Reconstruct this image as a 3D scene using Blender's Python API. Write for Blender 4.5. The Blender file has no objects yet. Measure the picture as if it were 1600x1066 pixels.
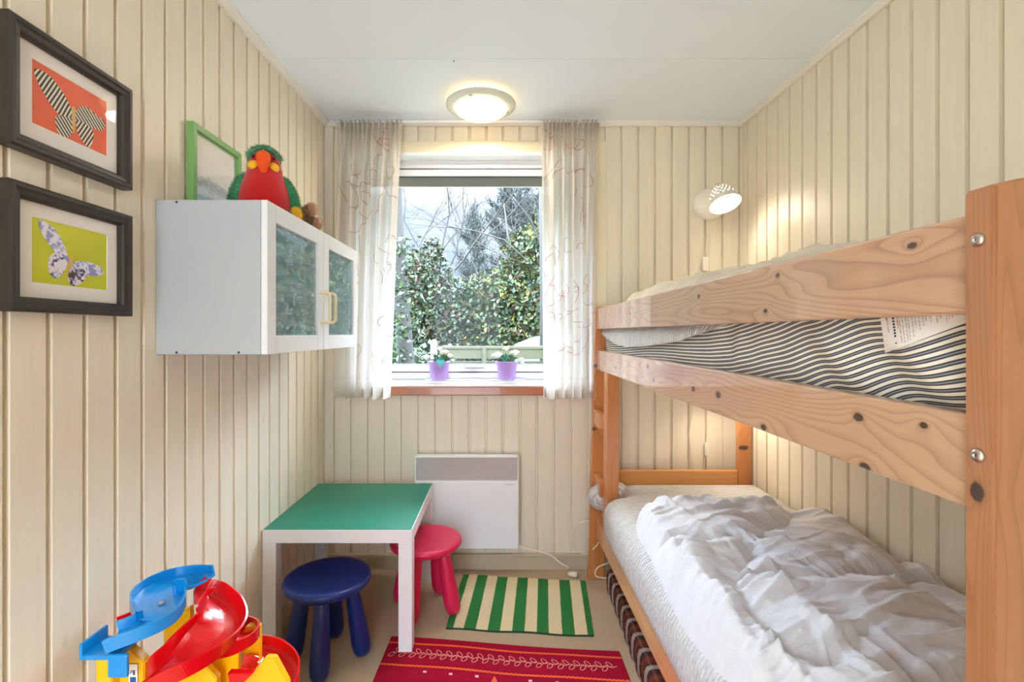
import bpy, bmesh, math, random
import numpy as np
from mathutils import Vector, Matrix, noise as mnoise
random.seed(7)
PI = math.pi
scene = bpy.context.scene
COL = scene.collection
SKY_UP, SKY_BACK_FILL = 19.5, 2.0
CAMZ = 1.175; F = 750.0; VX = 781.0; VY = 521.0
def P(px, py, d):                       # a photo pixel at a known distance -> world point
    return Vector(((px-VX)/F*d, d, CAMZ-(py-VY)/F*d))
def lin(c):
    c = c/255.0
    return c/12.92 if c <= .04045 else ((c+.055)/1.055)**2.4
def rgb(r, g, b): return (lin(r), lin(g), lin(b), 1)

# ------------------------------------------------------------------ materials
class NT:
    def __init__(s, name):
        s.m = bpy.data.materials.new(name); s.m.use_nodes = True
        s.t = s.m.node_tree; s.t.nodes.clear()
        s.out = s.n('ShaderNodeOutputMaterial')
    def n(s, typ, **kw):
        nd = s.t.nodes.new(typ)
        for k, v in kw.items():
            if k[0] == '_': setattr(nd, k[1:], v)
        return nd
    def l(s, a, b): s.t.links.new(a, b)
    def setin(s, nd, key, v):
        if hasattr(v, 'is_output'): s.l(v, nd.inputs[key])
        else: nd.inputs[key].default_value = v
    def math(s, op, a, b=0.0, c=None, clamp=False):
        nd = s.n('ShaderNodeMath', _operation=op, _use_clamp=clamp)
        s.setin(nd, 0, a); s.setin(nd, 1, b)
        if c is not None: s.setin(nd, 2, c)
        return nd.outputs[0]
    def coord(s, kind='Object', scale=(1, 1, 1), rot=(0, 0, 0), loc=(0, 0, 0)):
        tc = s.n('ShaderNodeTexCoord'); mp = s.n('ShaderNodeMapping')
        s.l(tc.outputs[kind], mp.inputs[0])
        mp.inputs['Scale'].default_value = scale; mp.inputs['Rotation'].default_value = rot; mp.inputs['Location'].default_value = loc
        return mp.outputs[0]
    def noise(s, vec, scale, detail=3, rough=.5, dist=0):
        nd = s.n('ShaderNodeTexNoise'); s.l(vec, nd.inputs['Vector'])
        nd.inputs['Scale'].default_value = scale; nd.inputs['Detail'].default_value = detail
        nd.inputs['Roughness'].default_value = rough; nd.inputs['Distortion'].default_value = dist
        return nd.outputs[0]
    def ramp(s, fac, stops, interp='LINEAR'):
        nd = s.n('ShaderNodeValToRGB'); s.l(fac, nd.inputs[0]); cr = nd.color_ramp; cr.interpolation = interp
        while len(cr.elements) < len(stops): cr.elements.new(.5)
        for e, (p, c) in zip(cr.elements, stops): e.position = p; e.color = c
        return nd.outputs[0]
    def mix(s, fac, a, b, blend='MIX'):
        nd = s.n('ShaderNodeMix', _data_type='RGBA', _blend_type=blend)
        s.setin(nd, 0, fac); s.setin(nd, 6, a); s.setin(nd, 7, b)
        return nd.outputs[2]
    def bump(s, h, strength, dist=.01):
        nd = s.n('ShaderNodeBump'); nd.inputs['Strength'].default_value = strength; nd.inputs['Distance'].default_value = dist
        s.l(h, nd.inputs['Height']); return nd.outputs[0]
    def bsdf(s, color, rough=.5, metal=0, spec=.5, normal=None, coat=0, trans=0, sheen=0, emit=None, estr=0, ior=1.5, sss=0):
        b = s.n('ShaderNodeBsdfPrincipled')
        s.setin(b, 'Base Color', color); s.setin(b, 'Roughness', rough); b.inputs['Metallic'].default_value = metal
        b.inputs['Specular IOR Level'].default_value = spec; b.inputs['IOR'].default_value = ior
        b.inputs['Coat Weight'].default_value = coat; b.inputs['Transmission Weight'].default_value = trans
        b.inputs['Sheen Weight'].default_value = sheen
        if emit: b.inputs['Emission Color'].default_value = emit; b.inputs['Emission Strength'].default_value = estr
        if normal is not None: s.l(normal, b.inputs['Normal'])
        s.l(b.outputs[0], s.out.inputs[0]); return b

def plain(name, col, rough=.5, vary=.06, nscale=30, bump=0, bscale=200, **kw):
    t = NT(name); v = t.coord()
    n = t.noise(v, nscale, 4)
    c = t.mix(t.math('MULTIPLY', n, 1.0), tuple(x*(1-vary) for x in col[:3])+(1,), tuple(min(1, x*(1+vary)) for x in col[:3])+(1,))
    nm = t.bump(t.noise(v, bscale, 3), bump, .003) if bump else None
    t.bsdf(c, rough, normal=nm, **kw); return t.m

def painted_boards(name, col):
    t = NT(name); v = t.coord(scale=(14, 14, .7))
    n = t.noise(v, 4, 5, .6)
    v2 = t.coord(scale=(1, 1, .15)); n2 = t.noise(v2, 5, 3)
    c = t.mix(n, tuple(x*.88 for x in col[:3])+(1,), tuple(min(1, x*1.06) for x in col[:3])+(1,))
    c = t.mix(t.math('MULTIPLY', n2, .25), c, rgb(236, 230, 214))
    vo = t.n('ShaderNodeTexVoronoi'); t.l(t.coord(scale=(1, 1, .6)), vo.inputs['Vector']); vo.inputs['Scale'].default_value = 6
    k = t.ramp(vo.outputs['Distance'], [(0, (.5, .5, .5, 1)), (.06, (0, 0, 0, 1))])
    c = t.mix(k, c, rgb(196, 176, 120))
    t.bsdf(c, .42, normal=t.bump(n, .12, .002), spec=.4); return t.m

def pine(name, light, dark, axis='Y', seed=0, knots=(), rings=10, rough=.34, nscale=6.0, org=(.83, 1.35, 0), contrast=.5, along=.1):
    t = NT(name)
    st = {'X': (along, 1, 1), 'Y': (1, along, 1), 'Z': (1, 1, along)}[axis]
    lo = (seed*1.37, seed*2.1, seed*.77)
    v = t.coord(scale=st, loc=lo); pull = None; kd = None
    ob = t.n('ShaderNodeTexCoord').outputs['Object']
    for (kx, ky, kz, kr) in knots:
        sub = t.n('ShaderNodeVectorMath', _operation='SUBTRACT'); t.l(ob, sub.inputs[0]); sub.inputs[1].default_value = (kx-org[0], ky-org[1], kz-org[2])
        sc = t.n('ShaderNodeVectorMath', _operation='MULTIPLY'); t.l(sub.outputs[0], sc.inputs[0]); q = {'X': (.6, 1, 1), 'Y': (.3, .62, 1), 'Z': (.3, 1, .7)}[axis]; sc.inputs[1].default_value = tuple(a/kr for a in q)
        ln = t.n('ShaderNodeVectorMath', _operation='LENGTH'); t.l(sc.outputs[0], ln.inputs[0]); d = ln.outputs['Value']
        kd = d if kd is None else t.math('MINIMUM', kd, d)
    n = t.noise(v, nscale, 2, .45)
    if kd is not None:
        pull = t.math('DIVIDE', .10, t.math('ADD', t.math('MULTIPLY', kd, .45), 1.0)); n = t.math('ADD', n, pull)
    val = t.math('MULTIPLY', n, rings*2.2)
    saw = t.math('FRACT', val)
    ring = t.ramp(saw, [(0, (.1, .1, .1, 1)), (.45, (.0, .0, .0, 1)), (.8, (.5, .5, .5, 1)), (.92, (1, 1, 1, 1)), (1, (.1, .1, .1, 1))])
    fine = t.noise(t.coord(scale=tuple(a*(.5 if a < .5 else 18) for a in st), loc=lo), 9, 4, .65)
    c = t.mix(t.math('MULTIPLY', ring, contrast), light, dark)
    c = t.mix(t.math('MULTIPLY', fine, .6), c, tuple(x*.62 for x in light[:3])+(1,))
    big = t.noise(v, 1.8, 2)
    c = t.mix(t.math('MULTIPLY', big, .35), c, tuple(min(1, x*1.25) for x in light[:3])+(1,))
    if kd is not None:
        nn = t.math('ADD', kd, t.math('MULTIPLY', t.noise(ob, 120, 3), .5))
        c = t.mix(t.ramp(nn, [(0, (.7, .7, .7, 1)), (.0, (.7, .7, .7, 1)), (1.0, (0, 0, 0, 1))]) if False else t.math('MULTIPLY', t.math('SUBTRACT', 1.9, nn, clamp=True), .45), c, dark)
        c = t.mix(t.math('MULTIPLY', t.math('MULTIPLY', t.math('SUBTRACT', 1.25, nn, clamp=True), 4.0, clamp=True), .92), c, rgb(48, 32, 28))
    t.bsdf(c, rough, normal=t.bump(saw, .03, .001), spec=.6, coat=.6); return t.m

M = {}
M['wall'] = painted_boards('cream_painted_boards', rgb(234, 222, 198))
M['ceiling'] = plain('white_ceiling_board', rgb(236, 244, 255), .7, .01, 5)
M['cornice'] = plain('white_painted_trim', rgb(232, 228, 218), .4, .02, 20)
M['casing'] = plain('cream_painted_trim', rgb(232, 220, 188), .4, .03, 12)
M['skirt'] = plain('greyish_painted_skirting', rgb(196, 180, 150), .45, .05, 12)
M['white'] = plain('white_lacquer', rgb(238, 238, 236), .3, .01, 10)
M['upvc'] = plain('white_window_frame', rgb(236, 237, 238), .25, .01, 10)
M['gasket'] = plain('dark_gasket', rgb(70, 72, 74), .6)
M['cabinet_side'] = plain('grey_shaded_cabinet_paint', rgb(176, 180, 182), .45, .02, 40, .05)  # base greyed to carry the shade on the camera-facing side
M['cabinet_door'] = plain('white_cabinet_door_paint', rgb(228, 230, 230), .3, .01, 20)
M['grey_edge'] = plain('grey_edge', rgb(170, 170, 168), .4)
M['screw'] = plain('dark_screw', rgb(50, 45, 42), .4)
M['handle'] = plain('cream_plastic_handle', rgb(226, 210, 170), .3, .03)
M['metal'] = plain('brushed_metal', rgb(186, 180, 168), .28, .03, metal=1)
M['hole'] = plain('bolt_hole', rgb(25, 20, 18), .6)
M['black_frame'] = plain('dark_brown_frame', rgb(48, 40, 32), .42, .2, 25, .15, 60)
M['green_frame'] = plain('green_painted_frame', rgb(118, 168, 92), .4, .08, 20)
M['mat'] = plain('passepartout', rgb(238, 232, 222), .8, .01)
M['cord'] = plain('white_cable', rgb(236, 228, 206), .45)
M['stool_blue'] = plain('dark_blue_plastic', rgb(8, 38, 108), .3, .04, 8, .04, 300)
M['stool_pink'] = plain('pink_plastic', rgb(216, 30, 78), .36, .04, 8, .04, 300)
M['table_white'] = plain('white_table_foil', rgb(232, 230, 230), .35, .01)
M['teal'] = plain('green_lacquer_top', rgb(0, 122, 98), .3, .03, 6, spec=.4)
M['lilac'] = plain('lilac_glazed_pot', rgb(186, 152, 224), .3, .06, 10, coat=.3)
M['tray'] = plain('pale_tray', rgb(222, 216, 224), .4)
M['soil'] = plain('moss', rgb(70, 80, 50), .9)
M['petal'] = plain('cream_petals', rgb(246, 238, 222), .7, .05, 60)
M['leaf_green'] = plain('plant_leaves', rgb(70, 118, 62), .5, .2, 60)
M['leaf_teal'] = plain('teal_leaf', rgb(80, 185, 190), .45, .1, 60)
M['stem'] = plain('stems', rgb(110, 135, 80), .6)
M['t_blue'] = plain('bright_blue_plastic', rgb(10, 138, 210), .25, .03, 8, coat=.3)
M['t_red'] = plain('bright_red_plastic', rgb(214, 4, 14), .25, .03, 8, coat=.3)
M['t_yellow'] = plain('bright_yellow_plastic', rgb(250, 190, 10), .28, .04, 8, coat=.3)
M['t_green'] = plain('bottle_green_plastic', rgb(10, 122, 60), .3, .04, 8, coat=.2)
M['p_red'] = plain('red_plush', rgb(196, 8, 12), .95, .15, 160, .5, 500, sheen=.3)
M['p_green'] = plain('green_plush', rgb(52, 140, 88), .95, .3, 160, .5, 500, sheen=.3)
M['p_yellow'] = plain('yellow_plush', rgb(240, 186, 20), .95, .15, 160, .5, 500, sheen=.3)
M['p_blue'] = plain('blue_plush', rgb(30, 90, 160), .95, .15, 160, .5, 500, sheen=.3)
M['p_orange'] = plain('orange_felt', rgb(240, 84, 10), .8, .1, 60, .2, 500)
M['p_brown'] = plain('mottled_brown_plush', rgb(150, 124, 96), .95, .7, 90, .5, 500)
M['p_pink'] = plain('peach_plush', rgb(204, 160, 132), .95, .2, 90, .4, 500)
M['p_black'] = plain('black_eye', rgb(15, 15, 15), .2)
WL = rgb(202, 162, 128); WD = rgb(132, 88, 64)
def RK(px, py, r, X=.462): d = F*X/(px-VX); q = P(px, py, d); return (q.x, q.y, q.z, r)
M['rail'] = pine('pine_rail', WL, WD, 'Y', 3, [RK(1425, 384, .0045), RK(1092, 463, .005), RK(1196, 486, .004), RK(1215, 430, .004), RK(985, 490, .004)], rings=15, nscale=7, contrast=.68)
M['rail_b'] = pine('pine_rail_knotty', WL, WD, 'Y', 8, [RK(1341, 652, .006), RK(1443, 665, .004), RK(1351, 730, .0065), RK(1083, 608, .007), RK(1122, 617, .008), RK(1012, 573, .007), RK(1021, 594, .006), RK(1193, 668, .006), RK(962, 575, .007)], rings=15, nscale=7, contrast=.68)
M['rail_c'] = pine('pine_rail_plain', rgb(216, 160, 110), rgb(160, 100, 60), 'Y', 12, rings=8)
M['post'] = pine('pine_post', rgb(176, 122, 82), rgb(122, 70, 38), 'Z', 4, [(.452, .455, CAMZ-.1505, .0075)], rings=10, nscale=13, along=.06, contrast=.6)
M['post_far'] = pine('pine_orange', rgb(206, 132, 70), rgb(156, 84, 36), 'Z', 6, [(.45, 2.285, 1.02, .007), (.44, 2.285, .72, .006), (.495, 2.1, .99, .006), (1.16, 2.285, .63, .008)], rings=7)
M['head'] = pine('pine_orange_board', rgb(216, 150, 80), rgb(176, 106, 46), 'X', 2, rings=7)
M['sill'] = pine('mahogany_sill', rgb(178, 98, 52), rgb(118, 54, 26), 'X', 5, rings=6, rough=.3)
M['rug_white'] = plain('rug_cream', rgb(226, 208, 164), .95, .1, 120, .4, 700)
M['rug_green'] = plain('rug_green', rgb(38, 118, 52), .95, .15, 120, .4, 700)
M['rug_dark'] = plain('rug_binding', rgb(28, 62, 36), .95, .1)
M['rug_orange'] = plain('rug_orange_thread', rgb(238, 92, 40), .9, .15, 200)
M['rug_vine'] = plain('rug_pink_embroidery', rgb(246, 168, 150), .9, .1, 200)
M['rug_spot'] = plain('rug_pale_spot', rgb(240, 180, 190), .9, .1, 200)

def mk(name, f):
    t = NT(name); f(t); M[name] = t.m
def _rugred(t):
    v = t.coord(scale=(1, 6, 1)); n = t.noise(v, 60, 4); n2 = t.noise(t.coord(), 6, 2)
    c = t.mix(n, rgb(130, 4, 34), rgb(184, 14, 56)); c = t.mix(t.math('MULTIPLY', n2, .5), c, rgb(156, 8, 38))
    t.bsdf(c, .95, normal=t.bump(n, .5, .003), spec=.15)
mk('rug_red', _rugred)
def _carpet(t):
    v = t.coord(); n = t.noise(v, 330, 4, .7); n2 = t.noise(v, 4, 4, .6); n3 = t.noise(v, 90, 3)
    c = t.mix(n, rgb(164, 140, 112), rgb(222, 200, 170)); c = t.mix(t.math('MULTIPLY', n2, .45), c, rgb(184, 160, 130))
    c = t.mix(t.ramp(n3, [(.66, (0, 0, 0, 1)), (.74, (.35, .35, .35, 1))]), c, rgb(150, 118, 84))
    t.bsdf(c, .95, normal=t.bump(n, .7, .004), spec=.1)
mk('carpet', _carpet)
def _ticking(t):
    tc = t.n('ShaderNodeTexCoord'); sp = t.n('ShaderNodeSeparateXYZ'); t.l(tc.outputs['UV'], sp.inputs[0])
    fr = t.math('FRACT', t.math('MULTIPLY', sp.outputs[1], 1/.0088))
    c = t.ramp(fr, [(0, rgb(66, 68, 76)), (.14, rgb(72, 74, 82)), (.19, rgb(140, 142, 148)), (.32, rgb(140, 142, 148)), (.37, rgb(58, 60, 68)), (.5, rgb(62, 64, 70)), (.56, rgb(232, 224, 208)), (.94, rgb(236, 228, 212)), (1, rgb(60, 62, 70))])
    n = t.noise(t.coord(), 900, 2)
    t.bsdf(c, .85, normal=t.bump(n, .2, .002), spec=.2)
mk('ticking', _ticking)
def _quilt(t):
    v = t.coord(); a = t.n('ShaderNodeTexWave', _wave_type='BANDS', _bands_direction='Y'); t.l(v, a.inputs[0]); a.inputs['Scale'].default_value = 22; a.inputs['Distortion'].default_value = 3.5; a.inputs['Detail Scale'].default_value = 3
    b = t.n('ShaderNodeTexVoronoi'); t.l(t.coord(scale=(1, 2.2, 1)), b.inputs['Vector']); b.inputs['Scale'].default_value = 45
    h = t.math('ADD', a.outputs[1], t.math('MULTIPLY', b.outputs['Distance'], .8))
    n = t.noise(v, 30, 3)
    c = t.mix(n, rgb(204, 201, 196), rgb(224, 222, 218))
    t.bsdf(c, .8, normal=t.bump(h, .9, .008), spec=.2)
mk('waffle', _quilt)
def _duvet(t):
    v = t.coord(); n = t.noise(v, 45, 4, .6, .6); n2 = t.noise(v, 600, 2)
    c = t.mix(n, rgb(206, 207, 210), rgb(225, 226, 228))
    t.bsdf(c, .75, normal=t.bump(t.math('ADD', n, t.math('MULTIPLY', n2, .06)), .32, .008), spec=.2, sheen=.1)
mk('duvet', _duvet)
def _duvet2(t):
    v = t.coord(); n = t.noise(v, 45, 4, .6, .6)
    t.bsdf(t.mix(n, rgb(208, 198, 176), rgb(226, 218, 198)), .75, normal=t.bump(n, .3, .008), spec=.2)  # white duvet cloth with warm lamplight put into its colour
mk('duvet_warm_lit', _duvet2)
def _plaid(t):
    tc = t.n('ShaderNodeTexCoord'); sp = t.n('ShaderNodeSeparateXYZ'); t.l(tc.outputs['UV'], sp.inputs[0])
    fy = t.math('FRACT', t.math('MULTIPLY', sp.outputs[0], 1/.0855))
    fx = t.math('FRACT', t.math('MULTIPLY', sp.outputs[1], 1/.05))
    base = t.ramp(fy, [(0, rgb(84, 36, 30)), (.35, rgb(118, 52, 36)), (.6, rgb(62, 34, 34)), (.77, rgb(70, 34, 34)),
                       (.79, rgb(176, 170, 160)), (.84, rgb(120, 112, 106)), (.87, rgb(190, 184, 172)), (.91, rgb(110, 104, 100)), (.94, rgb(176, 168, 158)), (.97, rgb(60, 32, 32))])
    cross = t.ramp(fx, [(0, (0, 0, 0, 1)), (.72, (0, 0, 0, 1)), (.76, (1, 1, 1, 1)), (.8, (0, 0, 0, 1)), (.9, (.6, .6, .6, 1)), (.94, (0, 0, 0, 1))])
    c = t.mix(t.math('MULTIPLY', cross, .35), base, rgb(196, 150, 110))
    n = t.noise(t.coord(), 300, 3)
    c = t.mix(t.math('MULTIPLY', n, .4), c, rgb(60, 28, 26))
    t.bsdf(c, .9, normal=t.bump(n, .4, .003), spec=.15)
mk('plaid', _plaid)
def _sheer(name, tr):
    def f(t):
        v = t.coord(scale=(400, 400, 400)); n = t.noise(t.coord(), 300, 2)
        d = t.n('ShaderNodeBsdfDiffuse'); d.inputs[0].default_value = rgb(228, 222, 212)
        l = t.n('ShaderNodeBsdfTranslucent'); l.inputs[0].default_value = rgb(228, 222, 212)
        x = t.n('ShaderNodeBsdfTransparent')
        m1 = t.n('ShaderNodeMixShader'); m1.inputs[0].default_value = .5; t.l(d.outputs[0], m1.inputs[1]); t.l(l.outputs[0], m1.inputs[2])
        m2 = t.n('ShaderNodeMixShader'); m2.inputs[0].default_value = tr; t.l(m1.outputs[0], m2.inputs[1]); t.l(x.outputs[0], m2.inputs[2])
        t.l(m2.outputs[0], t.out.inputs[0])
    return f
mk('sheer', _sheer('sheer', .13)); mk('sheer_hem', _sheer('hem', .04))
M['squiggle'] = plain('red_thread', rgb(172, 78, 66), .8)
def _glass(tint, base, fres, ro=.015):
    def f(t):
        x = t.n('ShaderNodeBsdfTransparent'); x.inputs[0].default_value = tint
        g = t.n('ShaderNodeBsdfGlossy'); g.inputs['Roughness'].default_value = ro; g.inputs['Color'].default_value = (1, 1, 1, 1)
        fr = t.n('ShaderNodeFresnel'); fr.inputs[0].default_value = base
        m = t.n('ShaderNodeMixShader'); t.l(t.math('MULTIPLY', fr.outputs[0], fres, clamp=True), m.inputs[0]); t.l(x.outputs[0], m.inputs[1]); t.l(g.outputs[0], m.inputs[2])
        t.l(m.outputs[0], t.out.inputs[0])
    return f
mk('pane_glass', _glass((.97, .98, .98, 1), 1.4, .3))
def _cabglass(t):
    x = t.n('ShaderNodeBsdfTransparent'); x.inputs[0].default_value = (.92, 1, 1, 1)
    n = t.noise(t.coord(scale=(1, 1, 2.4)), 26, 6, .7, 1.0)
    d = t.n('ShaderNodeBsdfDiffuse'); t.l(t.ramp(n, [(.35, rgb(150, 205, 216)), (.62, rgb(224, 240, 242))]), d.inputs[0])
    m0 = t.n('ShaderNodeMixShader'); t.l(t.ramp(n, [(.35, (.12, .12, .12, 1)), (.65, (.36, .36, .36, 1))]), m0.inputs[0]); t.l(x.outputs[0], m0.inputs[1]); t.l(d.outputs[0], m0.inputs[2])
    g = t.n('ShaderNodeBsdfGlossy'); g.inputs['Roughness'].default_value = .05
    fr = t.n('ShaderNodeFresnel'); fr.inputs[0].default_value = 1.45
    m = t.n('ShaderNodeMixShader'); t.l(t.math('MULTIPLY', fr.outputs[0], .5, clamp=True), m.inputs[0]); t.l(m0.outputs[0], m.inputs[1]); t.l(g.outputs[0], m.inputs[2])
    t.l(m.outputs[0], t.out.inputs[0])
mk('cabinet_glass', _cabglass)
mk('picture_glass', _glass((.99, .99, .99, 1), 1.4, .03, .03))
def _backing(t):
    v = t.coord(scale=(1, 1, 2)); n = t.noise(v, 14, 6, .7, 1.2); n2 = t.noise(v, 60, 4, .6)
    c = t.mix(n, rgb(140, 200, 210), rgb(224, 240, 240)); c = t.mix(t.math('MULTIPLY', n2, .5), c, rgb(170, 216, 222))
    t.bsdf(c, .7)
mk('teal_backing', _backing)
def _frost(t):
    t.bsdf(rgb(250, 232, 190), .5, emit=(1, .76, .42, 1), estr=1.5)
mk('lamp_dome', _frost)
def _bulb(t): t.bsdf((1, 1, 1, 1), .5, emit=(1, .94, .82, 1), estr=3)
mk('bulb', _bulb)
M['lamp_rim'] = plain('frosted_rim', rgb(214, 216, 204), .2, .02, coat=.4)
M['lamp_white'] = plain('white_lamp_metal', rgb(232, 226, 212), .35, .01)
def _grille(t):
    v = t.coord(); tc = t.n('ShaderNodeSeparateXYZ'); t.l(v, tc.inputs[0])
    a = t.math('ABSOLUTE', t.math('SINE', t.math('MULTIPLY', tc.outputs[0], 900))); b = t.math('ABSOLUTE', t.math('SINE', t.math('MULTIPLY', tc.outputs[2], 900)))
    f = t.ramp(t.math('MULTIPLY', a, b), [(.25, (0, 0, 0, 1)), (.5, (1, 1, 1, 1))])
    t.bsdf(t.mix(f, rgb(216, 208, 204), rgb(150, 140, 136)), .5)
mk('grille', _grille)
M['heater'] = plain('white_heater_steel', rgb(240, 243, 244), .35, .01)
M['tag_white'] = plain('care_label_cloth', rgb(236, 230, 222), .8, .04, 90)
M['tag_black'] = plain('label_print_black', rgb(50, 46, 46), .8)
M['tag_grey'] = plain('label_print_grey', rgb(176, 166, 160), .8)
M['tag_red'] = plain('label_print_red', rgb(206, 120, 104), .8)
# prints
M['pr_orange'] = plain('print_orange', rgb(238, 104, 62), .6, .06, 20)
M['pr_lime'] = plain('print_lime', rgb(204, 208, 22), .6, .06, 20)
def _stripe(name, a, b, f, rot):
    def g(t):
        v = t.coord(rot=rot); sp = t.n('ShaderNodeSeparateXYZ'); t.l(v, sp.inputs[0])
        s = t.math('SINE', t.math('ADD', t.math('MULTIPLY', sp.outputs[1], f), t.math('MULTIPLY', t.noise(t.coord(), 14, 1), 5)))
        t.bsdf(t.ramp(t.math('ADD', t.math('MULTIPLY', s, .5), .5), [(.44, a), (.56, b)]), .7)
    mk(name, g)
_stripe('wing_zebra', rgb(62, 58, 46), rgb(236, 228, 206), 900, (.5, 0, 0))
_stripe('wing_zebra2', rgb(62, 58, 46), rgb(236, 228, 206), 900, (-.8, 0, 0))
def _blot(t):
    n = t.noise(t.coord(), 95, 2, .5, .8)
    t.bsdf(t.ramp(n, [(.46, rgb(150, 152, 205)), (.54, rgb(232, 232, 240))]), .7)
mk('wing_blossom', _blot)
def _blot2(t):
    n = t.noise(t.coord(), 80, 2, .5, .8)
    t.bsdf(t.ramp(n, [(.40, rgb(90, 60, 50)), (.46, rgb(140, 140, 190)), (.53, rgb(235, 232, 236))]), .7)
mk('wing_blossom_dark', _blot2)
M['pr_body'] = plain('print_body', rgb(222, 186, 110), .7)
def _sea(t):
    v = t.coord(scale=(1, 1, 3)); n = t.noise(v, 22, 5, .6)
    sp = t.n('ShaderNodeSeparateXYZ'); t.l(t.coord(), sp.inputs[0])
    z = t.math('ADD', t.math('MULTIPLY', sp.outputs[2], 4.4), t.math('MULTIPLY', n, .35))
    t.bsdf(t.ramp(z, [(.18, rgb(190, 204, 208)), (.3, rgb(220, 232, 234)), (.42, rgb(140, 180, 200)), (.5, rgb(214, 226, 226)), (.62, rgb(160, 172, 178)), (.7, rgb(232, 230, 222)), (1, rgb(238, 234, 222))]), .6)  # sea print paled to hold the whitish reflection on its glass
mk('pr_sea_glare', _sea)
# outdoors
for nm, c in [('o_green', (58, 74, 40)), ('o_dark', (36, 46, 30)), ('o_olive', (72, 74, 44)), ('o_blue', (62, 78, 62)), ('o_yellow', (118, 108, 44)), ('o_brown', (78, 56, 44)), ('o_lime', (82, 94, 42))]:
    M[nm] = plain('foliage_'+nm[2:], rgb(*c), .55, .35, 3, spec=.35)
M['o_needle'] = plain('foliage_needles', rgb(28, 38, 28), .7, .3, 4)
M['bark'] = plain('grey_bark', rgb(40, 37, 33), .9, .35, 25, .5, 60)
M['twig'] = plain('twigs', rgb(52, 42, 36), .9, .2, 10)
def _fence(t):
    n = t.noise(t.coord(scale=(1, 1, 8)), 8, 5, .6); n2 = t.noise(t.coord(), 3, 3)
    c = t.mix(n, rgb(36, 34, 18), rgb(66, 62, 36)); c = t.mix(t.math('MULTIPLY', n2, .6), c, rgb(40, 42, 20))
    t.bsdf(c, .85)
mk('fence', _fence)
def _lawn(t):
    n = t.noise(t.coord(), 30, 5); t.bsdf(t.mix(n, rgb(36, 42, 20), rgb(60, 58, 34)), .95)
mk('lawn', _lawn)
M['eave'] = plain('weathered_soffit', rgb(92, 84, 72), .8)
M['o_grey'] = plain('pale_garden_cover', rgb(86, 90, 94), .5)

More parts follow.
